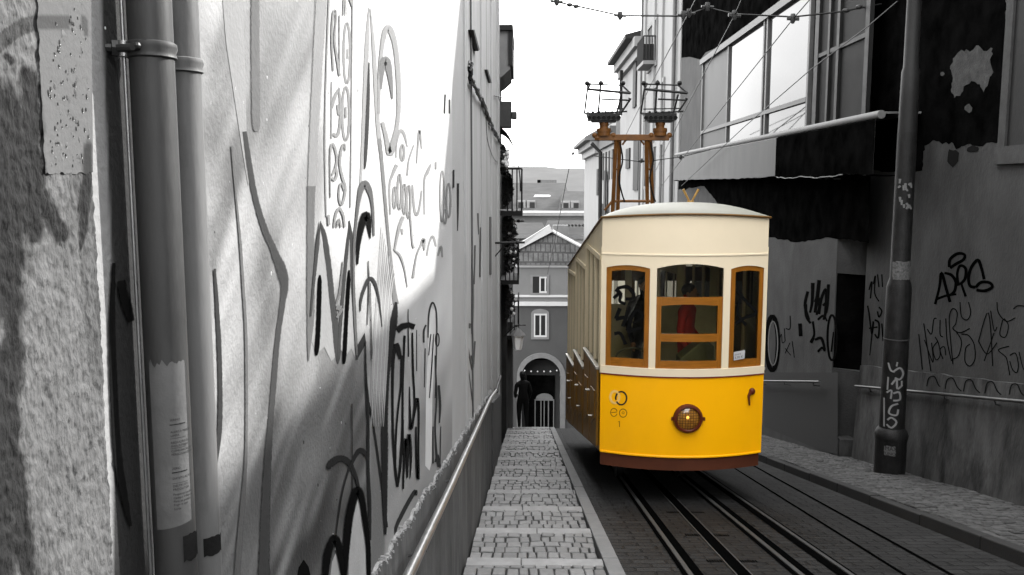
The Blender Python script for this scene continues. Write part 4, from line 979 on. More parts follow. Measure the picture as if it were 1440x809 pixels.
# underframe and wheels
mb = MB()
mb.hexa([(X0 + .45, TY + .15, -1.8), (X1 - .15, TY + .15, -1.8), (X1 - .15, YR - .2, -3.6), (X0 + .45, YR - .2, -3.6), (X0 + .45, TY + .15, -1.63), (X1 - .15, TY + .15, -1.63), (X1 - .15, YR - .2, -3.5), (X0 + .45, YR - .2, -3.5)])
mb.build('underframe', M['rubber'], TR)
for yy in (12.6, 16.6):
    for fx in (railL, railR):
        mb = MB(); x = fx(yy); zc = gz(yy) + RZ + .016 + .22; mb.tube([(x - .05, yy, zc), (x + .03, yy, zc)], .22, 24); mb.tube([(x - .07, yy, zc), (x - .05, yy, zc)], .25, 24); mb.build('wheel', M['darkmetal'], TR, smooth=True)
# current collector mast
YM = 15.0
def Q(px, py, dy=0): p = oy(px, py, YM); p.y += dy; return p
mb = MB()
for xt, xb_ in ((869, 865), (912, 914)):
    for dx in (-5, 5):
        mb.tube([Q(xt + dx * .5, 194), Q(xb_ + dx * .75, 300)], .033, 4)
    for yy in (238,): mb.tube([Q(xt - 3, yy), Q(xt + 3, yy)], .02, 4)
    mb.tube([Q(xt, 194, .35), Q(xb_, 300, .35)], .03, 6)
    cb = MB(); cb.tube([Q(*p, -.06) for p in spline([(xt + 2, 200), (xt + 6, 225), (xt + 1, 250), (xt + 5, 272), (xt + 9, 284)], 4)], .014, 5); cb.build('mast_cable', M['wire'], TR, smooth=True)
mb.build('mast_post', M['mast'], TR)
mb = MB(); a, b = Q(842, 193), Q(940, 193); mb.hexa([a + Vector((0, -.05, -.06)), b + Vector((0, -.05, -.06)), b + Vector((0, .06, -.06)), a + Vector((0, .06, -.06)), a + Vector((0, -.05, .045)), b + Vector((0, -.05, .045)), b + Vector((0, .06, .045)), a + Vector((0, .06, .045))])
a, b = Q(864, 283), Q(916, 283); mb.tube([a, b], .028, 6); mb.tube([Q(862, 282), Q(850, 296)], .025, 6)
for s_, x in ((1, 875), (-1, 906)): mb.tube([Q(x, 204), Q(x + s_ * 6, 196)], .02, 4)
mb.build('mast_crossbar', M['mast'], TR, bevel=.008)
for xc in (849, 928):
    c = Q(xc, 193); mb = MB()
    for k, (r, h0, h1) in enumerate(((.115, .02, .09), (.125, .09, .15), (.075, .15, .20), (.085, .2, .25), (.06, .25, .30))): mb.tube([c + Vector((0, 0, h0)), c + Vector((0, 0, h1))], r, 12)
    mb.tube([c + Vector((-.16, 0, -.01)), c + Vector((.16, 0, -.01))], .05, 8)
    for q in (-1, 1): mb.ball(c + Vector((q * .16, -.02, .03)), .05, 5)
    ins = mb.build('insulator', M['mast'], TR, smooth=True)
    mb = MB(); top = c + Vector((0, 0, .30))
    mb.box(top.x - .28, top.x + .26, top.y - .14, top.y + .14, top.z - .02, top.z + .10); mb.box(top.x - .22, top.x + .2, top.y - .1, top.y + .1, top.z - .05, top.z)
    for k in range(7): mb.tube([(top.x - .27 + .085 * k, top.y - .15, top.z + .02), (top.x - .27 + .085 * k, top.y + .15, top.z + .12)], .038, 6)
    for k in range(4): mb.ball((top.x - .2 + .11 * k, top.y - .1, top.z + .12), .024, 4)
    mb.tube([(top.x - .34, top.y, top.z + .10), (top.x + .40, top.y, top.z + .14)], .016, 6); mb.tube([(top.x - .30, top.y, top.z + .18), (top.x + .34, top.y, top.z + .19)], .011, 6)
    z1, z2 = top.z + .48, top.z + .62
    mb.tube([(top.x - .34, top.y, top.z + .10), (top.x - .30, top.y - .05, z1), (top.x - .24, top.y, z2)], .018, 6); mb.tube([(top.x + .30, top.y, top.z + .12), (top.x + .46, top.y, top.z + .36), (top.x + .42, top.y, z1 - .12)], .019, 6)
    mb.tube([(top.x - .1, top.y, top.z + .12), (top.x - .08, top.y, z1 - .1), (top.x - .06, top.y, z2 + .05)], .018, 6); mb.tube([(top.x + .22, top.y, top.z + .1), (top.x + .3, top.y, z1 - .05)], .019, 6)
    mb.tube([(top.x - .30, top.y - .1, z1 + .03), (top.x + .44, top.y - .1, z1 - .04)], .024, 6); mb.tube([(top.x - .28, top.y + .12, z2), (top.x + .32, top.y + .12, z2 - .02)], .014, 6); mb.tube([(top.x + .44, top.y - .1, z1 - .04), (top.x + .32, top.y + .12, z2 - .02)], .016, 6); mb.tube([(top.x - .30, top.y - .1, z1 + .03), (top.x - .28, top.y + .12, z2)], .016, 6)
    mb.tube([(top.x - .05, top.y, z1 - .13), (top.x + .44, top.y, z1 - .15)], .016, 6)
    for q in (-.3, .32, -.06): mb.ball((top.x + q, top.y, z2 + .0), .045, 4)
    mb.build('current_collector', M['wire'], TR, smooth=True)

# ================================================================== PEOPLE
def skin_body(name, verts, edges, radii, root, m, parent=None, sub=2):
    me = bpy.data.meshes.new(name); me.from_pydata([tuple(v) for v in verts], edges, []); o = bpy.data.objects.new(name, me); COL.objects.link(o)
    md = o.modifiers.new('Skin', 'SKIN'); md.use_smooth_shade = True
    for i, r in enumerate(radii):
        sv = me.skin_vertices[0].data[i]; sv.radius = r if isinstance(r, tuple) else (r, r); sv.use_root = (i == root)
    ss = o.modifiers.new('Sub', 'SUBSURF'); ss.levels = sub; ss.render_levels = sub
    dg = bpy.context.evaluated_depsgraph_get(); dg.update()
    nm = bpy.data.meshes.new_from_object(o.evaluated_get(dg)); bpy.data.objects.remove(o); nm.name = name
    nm.materials.clear(); nm.materials.append(m); nm.polygons.foreach_set('use_smooth', [True] * len(nm.polygons))
    o = bpy.data.objects.new(name, nm); COL.objects.link(o)
    if parent: o.parent = parent
    return o
def person(name, label, base, rot, cloth, skin, hair, trouser, bent=True, scale=1.0):
    t = thing(name, label, 'person', base); t.rotation_euler = (0, 0, rot); t.scale = (scale,) * 3
    V = [(0, 0, .95), (0, .01, 1.12), (0, .01, 1.30), (0, .0, 1.43), (0, -.01, 1.50), (0, -.02, 1.58), (0, -.03, 1.67), (0, -.02, 1.74),
         (.10, 0, .90), (.11, -.01, .50), (.11, .02, .09), (.12, -.10, .04), (-.10, 0, .90), (-.11, .0, .50), (-.12, .03, .09), (-.13, -.09, .04),
         (.18, 0, 1.40), (.24, .02, 1.12), (.17, -.16, .98), (.12, -.22, 1.02), (-.18, 0, 1.40), (-.25, .02, 1.13), (-.22, -.10, .90), (-.21, -.13, .82)]
    E = [(0, 1), (1, 2), (2, 3), (3, 4), (4, 5), (5, 6), (6, 7), (0, 8), (8, 9), (9, 10), (10, 11), (0, 12), (12, 13), (13, 14), (14, 15), (3, 16), (16, 17), (17, 18), (18, 19), (3, 20), (20, 21), (21, 22), (22, 23)]
    R = [(.15, .11), (.14, .11), (.16, .12), (.12, .09), .055, (.075, .09), (.085, .10), .06, .10, .07, .045, .04, .10, .07, .045, .04, .07, .05, .04, .035, .07, .05, .04, .035]
    skin_body('body', V, E, R, 0, cloth, t)
    mb = MB(); mb.ball((0, -.035, 1.645), (.078, .095, .112), 8); mb.ball((0, -.135, 1.635), (.012, .016, .02), 4)
    for q in (-1, 1): mb.ball((q * .078, -.02, 1.64), (.012, .02, .03), 4)
    put(mb, 'head', skin, t)
    mb = MB(); mb.ball((0, -.01, 1.685), (.088, .10, .095), 8); put(mb, 'hair', hair, t)
    mb = MB()
    for (cx_, cy_, cz_, dx, dz) in ((.12, -.24, 1.01, -.25, 0), (-.21, -.14, .79, 0, -1)):
        mb.ball((cx_, cy_, cz_), (.04, .03, .045), 5)
        for k in range(4):
            o_ = (k - 1.5) * .02; mb.tube([(cx_ + (0 if dz else -.03), cy_ - .0 + (o_ if dz else 0), cz_ + (-.03 if dz else o_)), (cx_ + (0 if dz else -.07), cy_ - .02 + (o_ if dz else 0), cz_ + (-.08 if dz else o_ - .01))], [.010, .007], 6)
        mb.tube([(cx_, cy_ - .02, cz_ + .01), (cx_ - .02, cy_ - .06, cz_ - .02)], [.012, .008], 6)
    put(mb, 'hand', skin, t)
    return t
def put(mb, name, m, t):
    o = mb.build(name, m, None, smooth=True); o.parent = t; return o
M['darkcloth'] = mat('dark_coat', 0.002, .9, .2, 6, .1, 40); M['redcloth'] = mat('red_coat', (.34, .018, .014), .8, .2, 6, .1, 40)
M['skin'] = mat('skin', (.30, .16, .10), .55, .08, 8); M['greyskin'] = mat('shaded_skin_grey', 0.008, .6, .08, 8); M['darkhair'] = mat('dark_hair', .008, .6, .2, 20)
pw = oy(735, 600, 24.2)
person('person', 'person in dark clothes standing at the crest of the footpath before the arch', (pw.x, 24.2, tread(24.2)), math.radians(200), M['darkcloth'], M['greyskin'], M['darkhair'], None)
person('person', 'driver in a red coat standing inside the tram behind the middle window', (2.20, 11.45, -1.44), math.radians(62), M['redcloth'], M['skin'], M['darkhair'], None, scale=1.02)
person('person', 'passenger in dark clothes behind the driver, at the left of the middle window', (1.72, 12.3, -1.40), math.radians(15), M['darkcloth'], M['skin'], M['darkhair'], None, scale=1.0)

# ================================================================== RIGHT SIDE
XR1, XR2 = 5.75, 5.47
YS1, YS2 = 14.35, 14.95
R1 = thing('corner_building', 'dark grey rendered building with black upper paint and graffiti at the right', 'building', (9, 4, gz(4)))
mb = MB(); mb.box(XR1, 12, -9, 12.3, -4, 5.75); mb.box(XR1, 12, 12.301, YS1, -6, 8.05); mb.build('wall', M['rwall'], R1, split=False)
P1 = lambda px, py, off=0: ox(px, py, XR1 - off)
def pl1(y): return ox(1275, 522, 5.70).z - .162 * (y - 12.6)
mb = MB(); yy = [4 + .25 * k for k in range(42)]
for a, b in zip(yy, yy[1:]):
    xa, xb_ = 5.66 - .10 * 1, 5.66 - .10
    ta, tb = pl1(a) + .02 * noise.noise((a * 3, 0, 0)), pl1(b) + .02 * noise.noise((b * 3, 0, 0)); fa = .07 + .07 * noise.noise((a * .8, 2, 0)); fb = .07 + .07 * noise.noise((b * .8, 2, 0))
    mb.hexa([(5.66 - fa, a, gz(a) - .2), (XR1 + .05, a, gz(a) - .2), (XR1 + .05, b, gz(b) - .2), (5.66 - fb, b, gz(b) - .2), (5.69, a, ta), (XR1 + .05, a, ta), (XR1 + .05, b, tb), (5.69, b, tb)])
mb.build('plinth', M['rplinth'], R1, smooth=True)
mb = MB()
fill(mb, P1, rag([(1227, -30), (1227, 238), (1240, 242), (1262, 243), (1297, 240), (1300, 205), (1312, 197), (1325, 203), (1338, 200), (1345, 210), (1360, 203), (1378, 206), (1395, 200), (1414, 202), (1414, -30)]), .003)
mb.build('black_paint', M['blackpaint'], R1, recalc=False)
def ragged(cx, cy, rx, ry, n, sd, jit=.25):
    r_ = random.Random(sd); return [(cx + rx * (1 + r_.uniform(-jit, jit)) * math.cos(2 * PI * k / n), cy + ry * (1 + r_.uniform(-jit, jit)) * math.sin(2 * PI * k / n)) for k in range(n)]
mb = MB()
pk = [(1340, 82), (1352, 70), (1364, 73), (1376, 64), (1388, 72), (1396, 68), (1393, 90), (1397, 102), (1390, 116), (1383, 130), (1378, 119), (1366, 114), (1355, 122), (1350, 135), (1342, 138), (1337, 126), (1340, 110), (1336, 97)]
fill(mb, P1, rag(pk, 3), .006)
fill(mb, P1, ragged(1362, 152, 5, 6, 9, 5), .006); fill(mb, P1, ragged(1325, 104, 3, 3, 8, 6), .006)
mb.build('peeled_patch', mat('peeled_render', .035, .9, .6, 9, .5, 40, stain=.9, stain_col=.02, stain_scale=(5, 5, 5)), R1, recalc=False)
mb = MB(); fill(mb, P1, ragged(1340, 222, 9, 12, 12, 4), .004); fill(mb, P1, ragged(1368, 210, 10, 5, 12, 8), .004); mb.build('dark_patch', paint(.02), R1, recalc=False)
mb = MB()
a, b = P1(1412, 225), P1(1450, 0)
mb.box(XR1 - .05, XR1 + .02, P1(1440, 100).y - .6, P1(1411, 100).y, P1(1425, 228).z - .02, P1(1425, 205).z); mb.box(XR1 - .04, XR1 + .02, P1(1424, 100).y, P1(1414, 100).y, P1(1425, 205).z + .001, 4.2)
wf_ = mb.build('window_frame', mat('worn_window_trim', .035, .8, .4, 8, .3, 40), R1)
mb = MB(); mb.box(XR1 - .012, XR1 + .02, P1(1450, 100).y - .6, P1(1424, 100).y - .003, P1(1425, 205).z + .002, 4.2); mb.build('shutter', mat('dark_shutter_board', .008, .7, .2, 6, .2, 30), R1)
mb = MB()
bl = [[(1315, 428, 3.5), (1321, 404, 3.5), (1324, 384, 4), (1330, 404, 4), (1336, 425, 4)], [(1317, 421, 3), (1330, 416, 3), (1345, 414, 2.5)], [(1328, 384, 3), (1338, 387, 4), (1344, 397, 4), (1342, 410, 4), (1334, 416, 3)], [(1348, 402, 4), (1346, 386, 3.5), (1350, 374, 3.5), (1358, 378, 4), (1357, 392, 4), (1350, 400, 3.5)], [(1352, 400, 3), (1358, 417, 3.5)],
      [(1384, 393, 4), (1380, 377, 4), (1375, 366, 4.5), (1366, 376, 4), (1362, 390, 4), (1364, 402, 4), (1372, 404, 4)], [(1335, 376, 4), (1336, 365, 4), (1346, 357, 4), (1356, 358, 3.5), (1355, 365, 4), (1345, 371, 4), (1336, 377, 4)], [(1372, 404, 4), (1380, 397, 4), (1392, 398, 4), (1395, 404, 4), (1385, 409, 4), (1373, 408, 4)]]
for p in bl: stroke(mb, P1, p)
mb.build('graffiti', paint(.003), R1, recalc=False)
mb = MB()
th = [[(1292, 470), (1297, 520)], [(1299, 455), (1309, 522)], [(1300, 478), (1312, 510), (1310, 482)], [(1304, 463), (1310, 470), (1313, 450), (1317, 448)], [(1319, 480), (1312, 490), (1316, 506), (1322, 500), (1320, 484), (1315, 474)], [(1322, 450), (1322, 470), (1326, 474)], [(1330, 448), (1332, 480), (1338, 508)], [(1326, 505), (1322, 492), (1328, 488), (1330, 500)], [(1340, 512), (1336, 470), (1335, 445), (1340, 434), (1346, 440), (1344, 455), (1340, 462), (1350, 468), (1364, 462)], [(1344, 466), (1352, 480), (1348, 500), (1340, 505)], [(1352, 470), (1362, 472), (1370, 485), (1371, 505), (1364, 515), (1357, 508), (1358, 490), (1364, 484)], [(1350, 425), (1352, 445), (1360, 450), (1365, 440), (1362, 425)],
      [(1376, 480), (1390, 440), (1396, 515)], [(1376, 480), (1388, 498), (1402, 482)], [(1384, 508), (1398, 468)], [(1393, 437), (1398, 465), (1402, 460)], [(1410, 450), (1406, 470), (1414, 474), (1418, 458), (1412, 448)], [(1419, 487), (1404, 492), (1412, 500), (1416, 506), (1420, 528)], [(1420, 500), (1428, 497), (1432, 512), (1430, 524), (1424, 520), (1420, 508)], [(1433, 495), (1440, 520), (1446, 500)], [(1402, 425), (1404, 440), (1415, 452), (1428, 447)], [(1425, 435), (1432, 430), (1446, 432)]]
for p in th: stroke(mb, P1, p, 1.4)
pw_ = [(1304, 545)]
for x in (1310, 1336, 1362, 1388, 1418): pw_ += [(x - 5, 548), (x, 536), (x + 7, 540), (x + 12, 552 + (x - 1310) * .06)]
mb.build('graffiti', paint(.012), R1, recalc=False)
mb = MB()
for x in (1306, 1332, 1358, 1388, 1422):
    yb = 546 + (x - 1306) * .09; stroke(mb, lambda a, b, o=0: ox(a, b, 5.684 - o), [(x - 3, yb, 1.6), (x, yb - 14, 1.6), (x + 8, yb - 16, 1.6), (x + 14, yb - 4, 1.6), (x + 20, yb + 2, 1.6)])
mb.build('wavy_scrawl', paint(.02), R1, recalc=False)
mb = MB()
for p in ([(1222, 408, 2), (1226, 396, 2), (1224, 420, 2)], [(1228, 400, 1.6), (1231, 388, 1.8), (1230, 412, 1.8), (1236, 424, 1.6)], [(1234, 386, 1.6), (1236, 404, 1.8)], [(1240, 386, 1.6), (1241, 404, 1.6)], [(1220, 430, 2), (1222, 440, 2)], [(1222, 440, 2.2), (1226, 470, 2.2), (1228, 452, 2.2), (1223, 500, 1.2)], [(1222, 462, 2), (1234, 460, 2)], [(1230, 450, 2.4), (1236, 455, 2.4), (1235, 475, 2.4), (1230, 470, 2.2)], [(1236, 432, 2), (1240, 438, 2), (1236, 446, 2), (1234, 438, 2)], [(1240, 455, 2), (1242, 480, 2)]):
    stroke(mb, P1, p)
mb.build('graffiti_tag', paint(.008), R1, recalc=False)

# doorway face between the two buildings + second building
R2 = thing('window_building', 'dark building with a first floor glazed bay above a grey canopy behind the tram', 'building', (9, 22, gz(22)))
mb = MB(); mb.box(XR2, 12, YS2, 30.6, -10, 10.4); mb.build('wall', M['rwall2'], R2)
PS = lambda px, py, off=0: (lambda p: p - Vector((0, off, 0)))(oy(px, py, 14.6))
mb = MB(); zA, zB_ = oy(1195, 387, 14.6).z, oy(1195, 523, 14.6).z
mb.hexa([(XR2 + .012, YS2, -5), (XR1 + .3, YS1 + .02, -5), (XR1 + .3, YS2 + .3, -5), (XR2 + .012, YS2 + .3, -5), (XR2 + .012, YS2, zB_), (XR1 + .3, YS1 + .02, zB_), (XR1 + .3, YS2 + .3, zB_), (XR2 + .012, YS2 + .3, zB_)])
mb.hexa([(XR2 + .012, YS2, zA), (XR1 + .3, YS1 + .02, zA), (XR1 + .3, YS2 + .3, zA), (XR2 + .012, YS2 + .3, zA), (XR2 + .012, YS2, 8.04), (XR1 + .3, YS1 + .02, 8.04), (XR1 + .3, YS2 + .3, 8.04), (XR2 + .012, YS2 + .3, 8.04)])
mb.build('return_wall', M['rwall2'], R2)
z3 = oy(1200, 338, 14.5).z; mb = MB(); mb.poly([(XR2 + .008, YS2 - .006, z3), (XR1 + .3, YS1 + .014, z3), (XR1 + .3, YS1 + .014, 8.0), (XR2 + .008, YS2 - .006, 8.0)]); mb.build('black_paint', M['blackpaint'], R2, recalc=False)
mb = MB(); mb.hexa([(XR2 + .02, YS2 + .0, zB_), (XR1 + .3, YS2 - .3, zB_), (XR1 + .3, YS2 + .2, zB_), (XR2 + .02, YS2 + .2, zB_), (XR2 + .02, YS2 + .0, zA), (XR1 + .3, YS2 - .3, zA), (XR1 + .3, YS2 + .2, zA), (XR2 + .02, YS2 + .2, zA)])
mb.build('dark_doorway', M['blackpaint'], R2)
P3 = lambda px, py, off=0: ox(px, py, XR2 - off)
mb = MB()
fill(mb, P3, rag([(952, 240), (952, 268), (990, 262), (1020, 300), (1060, 330), (1085, 334), (1120, 341), (1145, 338), (1165, 334), (1190, 337), (1222, 342), (1222, 255)], 1.4), .003)
# black upper storey
fill(mb, P3, [(953, -60), (953, 82), (970, 80), (985, 84), (992, 74), (1010, 66), (1060, 38), (1110, 12), (1160, -20), (1220, -60)], .003)
fill(mb, P3, [(1143, -30), (1143, 190), (1224, 176), (1224, -60)], .0035)
mb.build('black_paint', M['blackpaint'], R2, recalc=False)
mb = MB()
for p in ([(1152, 165, 1), (1151, 135, 1)], ): stroke(mb, P3, p)
# glazed bay
def pz(px, py): return P3(px, py)
def bar(mb, a, b, c, d, x_out=.06): # px quad on the facade
    mb.prism([P3(*q, 0) for q in (a, b, c, d)], (-x_out, 0, 0))
M['dark_reflection'] = mat('painted_reflection_pane', .03, .5, .6, 1.2, .05, 10, stretch=(1, 3, .5), spec=.1)  # dark matte colour standing for reflected houses in the left pane
fr = MB()
yL, yRr = P3(991, 150).y, P3(1141, 100).y
zTop, zMid, zSill = 5.42, 3.36, 2.72
fr.box(XR2 - .13, XR2, yRr - .1, yL + .3, zTop, zTop + .16)                 # head beam
fr.box(XR2 - .09, XR2, yRr, yL, zMid - .05, zMid + .04)
for px_ in (991, 1027, 1077, 1081.5, 1141):
    yc = P3(px_, 120).y; fr.box(XR2 - .085, XR2 - .001, yc - .05, yc + .05, zSill, zTop)
fr.build('window_frame', M['frame_grey'], R2)
for pa, pb in ((991, 1027), (1027, 1077), (1081.5, 1141)):
    ya, yb = P3(pa, 120).y - .051, P3(pb, 120).y + .051
    for z0, z1 in ((zSill, zMid - .051), (zMid + .041, zTop - .001)):
        mb = MB(); mb.grid(lambda u, v: (XR2 - .035, yb + (ya - yb) * u, z0 + (z1 - z0) * v), 1, 1); mb.build('window_pane', M['skyglass'] if pa > 1000 else M['dark_reflection'], R2, recalc=False)
mb = MB(); mb.box(XR2 - .034, XR2 - .030, P3(1043, 120).y, P3(1029, 120).y, zSill, zTop - .002); mb.build('dark_reflection', M['dark_reflection'], R2)  # dark strip in the second pane, a painted reflection
mb = MB()
for px_, w_ in ((1151, .10), (1168, .05), (1181, .06), (1222, .08)): yc = P3(px_, 120).y; mb.box(XR2 - .07, XR2, yc - w_, yc + w_, zSill, 5.9)
mb.box(XR2 - .06, XR2, P3(1222, 120).y, P3(1151, 120).y, 4.05, 4.12)
mb.build('dark_window_frame', M['frame_dark'], R2)
mb = MB(); ya, yb = P3(1222, 120).y, P3(1151, 120).y; mb.grid(lambda u, v: (XR2 - .02, ya + (yb - ya) * u, zSill + 3.1 * v), 1, 1); mb.build('dark_pane', mat('dim_dark_glass', .006, .7, .7, 2.5, spec=.1), R2, recalc=False)
# canopy : bulging fascia, caught light painted as a paler top edge
cy0, cy1 = 12.62, 29.6
def can(u, v):
    y = cy0 + (cy1 - cy0) * u; t = v
    ang = t * 1.45; bul = .34 * math.sin(min(ang, PI / 2)) ** .6 if t > 0 else 0
    zb = 1.86 + .05 * noise.noise((y * .7, 3, 0)) + .03 * noise.noise((y * 2.3, 8, 0))
    z = 2.74 + (zb - 2.74) * t ** 1.15 + .004 * (y - 14)
    return (XR2 - .02 - .36 * min(1, (t * 7) ** .5), y, z)
mb = MB(); mb.grid(can, 60, 14); ztip = mb
mb.build('canopy', M['canopy'], R2, smooth=True)
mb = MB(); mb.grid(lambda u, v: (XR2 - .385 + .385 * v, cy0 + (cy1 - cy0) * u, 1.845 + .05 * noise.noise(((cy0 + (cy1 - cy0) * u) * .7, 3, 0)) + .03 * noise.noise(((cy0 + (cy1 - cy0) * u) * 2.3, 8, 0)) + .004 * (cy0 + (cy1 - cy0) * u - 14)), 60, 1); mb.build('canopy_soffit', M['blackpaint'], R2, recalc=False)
mb = MB(); mb.tube([(XR2 - .30, cy0 + (cy1 - cy0) * k / 30, 2.72 + .004 * ((cy1 - cy0) * k / 30)) for k in range(31)], .062, 10)
mb.box(XR2 - .37, XR2, cy1, cy1 + .05, 1.9, 2.8); mb.box(XR2 - .3, XR2, YS2, cy1, 2.73, 2.76); mb.box(XR2 - .3, XR1 + .01, cy0, YS2, 2.73, 2.76); mb.build('canopy_edge', M['canopy_top'], R2, smooth=True)
mb = MB(); mb.grid(lambda u, v: (can(u * .29, v)[0] - .004, can(u * .29, v)[1], can(u * .29, v)[2]), 24, 14); mb.build('canopy_black_paint', M['blackpaint'], R2, smooth=True)
mb = MB(); mb.tube([Vector(can(.07 + .0085 * k, 1)) + Vector((-.01, 0, -.01 + .02 * noise.noise((k * .5, 0, 0)))) for k in range(26)], .010, 5); mb.build('torn_canopy_hem', M['canopy_top'], R2, smooth=True)
# graffiti on the second building
mb = MB()
for p in ([(1152, 394, 5), (1149, 420, 5), (1146, 440, 4)], [(1133, 428, 4), (1134, 445, 4), (1140, 455, 3)], [(1136, 410, 4), (1132, 430, 4), (1138, 450, 3)], [(1143, 398, 5), (1142, 425, 4), (1139, 440, 3)], [(1146, 425, 3), (1150, 415, 3), (1152, 432, 3), (1148, 443, 3)], [(1152, 442, 3), (1155, 420, 4), (1162, 408, 4), (1160, 445, 3)], [(1165, 400, 4), (1163, 430, 4), (1158, 450, 3)], [(1157, 430, 3), (1164, 425, 3), (1162, 440, 3)], [(1143, 452, 3), (1145, 470, 3), (1141, 480, 4)], [(1140, 478, 7), (1144, 480, 7)], [(1146, 478, 3), (1155, 476, 4), (1160, 492, 3)], [(1150, 495, 3), (1156, 489, 3), (1160, 494, 3)], [(1150, 450, 3), (1158, 444, 3), (1163, 452, 2)]): stroke(mb, P3, p)
ring(mb, P3, 1170, 475, 6.5, 32, 3); stroke(mb, P3, [(1172, 467, 2), (1169, 495, 2.5)])
for p in ([(1096, 478, 1), (1099, 470, 1), (1100, 482, 1), (1104, 480, 1)], [(1103, 462, 1.2), (1104, 480, 1.2)], [(1111, 444, 1.2), (1111, 462, 1.2), (1105, 462, 1.2)], [(1104, 490, 1), (1112, 500, 1)], [(1111, 482, 1), (1104, 497, 1)], [(1114, 480, 1), (1117, 503, 1)]): stroke(mb, P3, p)
stroke(mb, P3, [(1125, 455, 5), (1126, 473, 5)])
mb.build('graffiti', paint(.008), R2, recalc=False)
mb = MB(); ring(mb, P3, 1086, 483, 8, 38, 6); mb.build('graffiti_oval', paint(.008), R2, recalc=False)
mb = MB(); ring(mb, P3, 1087, 483, 6.5, 31, 1.5); mb.build('graffiti_oval', paint(.22), R2, recalc=False)
mb = MB(); fill(mb, P3, [(1075, 524), (1075, 600), (1150, 632), (1178, 640), (1178, 524)], .002); mb.build('paler_base', mat('paler_render', .026, .85, .15, 1.5, .2, 40), R2, recalc=False)
mb = MB(); mb.box(XR2 + .02, XR1, YS1 + .1, YS1 + .36, gz(14.6), gz(14.6) + .42); mb.build('stone_step', M['rplinth'], R2)

def handrail(pa, pb, X, ext, label, nb):
    t = thing('handrail', label, 'handrail', (X, ox(*pa, X).y, gz(ox(*pa, X).y)))
    a, b = ox(*pa, X), ox(*pb, X); b = b + (b - a) * ext; mb = MB(); mb.tube([a, b], .022, 10); mb.build('rail', M['dullrail'], t, smooth=True)
    for k in range(nb):
        p = a + (b - a) * (.08 + .84 * k / max(1, nb - 1)); mb = MB(); mb.tube([p, p + Vector((.02, 0, -.07)), p + Vector((XR2 + .1 - X if X < 5.5 else .2, 0, -.09))], .010, 6); mb.build('bracket', M['darkmetal'], t, smooth=True)
handrail((1203, 543), (1440, 565), 5.60, .5, 'dark steel handrail along the right plinth behind the iron pole', 6)
handrail((1152, 537), (1080, 536), 5.33, .3, 'short steel handrail on the grey wall right of the tram', 3)

# big iron street pole
pb_ = Vector((5.33, 12.1, gz(12.1) + SW - .01))
PO = thing('street_pole', 'tall thick black iron street pole with stickers on the right pavement', 'pole', pb_)
def lathe(mb, c, prof, seg=28):
    rr = [mb.add([(c.x + r * math.cos(2 * PI * q / seg), c.y + r * math.sin(2 * PI * q / seg), c.z + z) for q in range(seg)]) for r, z in prof]
    for a, b in zip(rr, rr[1:]):
        for q in range(seg): mb.face((a + q, a + (q + 1) % seg, b + (q + 1) % seg, b + q))
    mb.face([rr[0] + q for q in reversed(range(seg))]); mb.face([rr[-1] + q for q in range(seg)])
def pzz(py): return oy(1255, py, 12.0).z - pb_.z
mb = MB(); lathe(mb, pb_, [(.215, -.1), (.215, pzz(620) - .01), (.225, pzz(618)), (.232, pzz(613)), (.20, pzz(606)), (.178, pzz(603))]); mb.build('base', M['iron'], PO, smooth=True)
mb = MB(); lathe(mb, pb_, [(.176, pzz(605)), (.172, pzz(500)), (.168, pzz(405)), (.150, pzz(398)), (.132, pzz(392)), (.130, pzz(300)), (.128, pzz(186))]); mb.build('lower_shaft', M['iron'], PO, smooth=True)
mb = MB(); lathe(mb, pb_, [(.127, pzz(187)), (.122, pzz(140)), (.118, pzz(100)), (.100, pzz(93)), (.096, pzz(0)), (.09, 8.5)]); mb.build('upper_shaft', M['iron_grey'], PO, smooth=True)
mb = MB(); lathe(mb, pb_, [(.173, pzz(478) - .008), (.176, pzz(478) - .006), (.176, pzz(478) + .006), (.173, pzz(478) + .008)]); mb.build('band', mat('pale_band', .04, .6, .2, 6), PO, smooth=True)
def onpole(r):
    ang0 = math.atan2(-pb_.y, -pb_.x)
    return lambda px, py, off=0: (lambda s: Vector((pb_.x + (r + .003 + off) * math.cos(ang0 + s), pb_.y + (r + .003 + off) * math.sin(ang0 + s), oy(px, py, 12.0).z)))(math.asin(max(-.98, min(.98, (px - (1259 - (py - 404) * .0455)) * .0105 / r))))
for nm, pts, m_ in (('sticker', [(1253, 370), (1272, 368), (1273, 385), (1268, 402), (1251, 404)], mat('torn_pale_sticker', .09, .8, .7, 30, .2, 60)), ('sticker', [(1241, 625), (1255, 625), (1255, 638), (1241, 638)], mat('small_pale_sticker', .08, .8, .2, 30))):
    P = onpole(.134 if pts[0][1] < 420 else .22); xs_ = [p[0] for p in pts]; ys_ = [p[1] for p in pts]; mb = MB()
    mb.grid(lambda u, v: P(min(xs_) + (max(xs_) - min(xs_)) * u + 1.2 * noise.noise((v * 5, u * 3, 2)), min(ys_) + (max(ys_) - min(ys_)) * v + 2 * noise.noise((u * 5, v * 3, 0))), 8, 6); mb.build(nm, m_, PO, smooth=True)
mb = MB(); P = onpole(.222); put_text(mb, 'MAX', .085, lambda x, y: P(1242 + x * 82, 631 - y * 95, .003)); put_text(mb, 'UNO', .07, lambda x, y: P(1242 + x * 82, 637 - y * 75, .003)); mb.build('sticker_text', M['ink'], PO, recalc=False)
mb = MB(); P = onpole(.172)
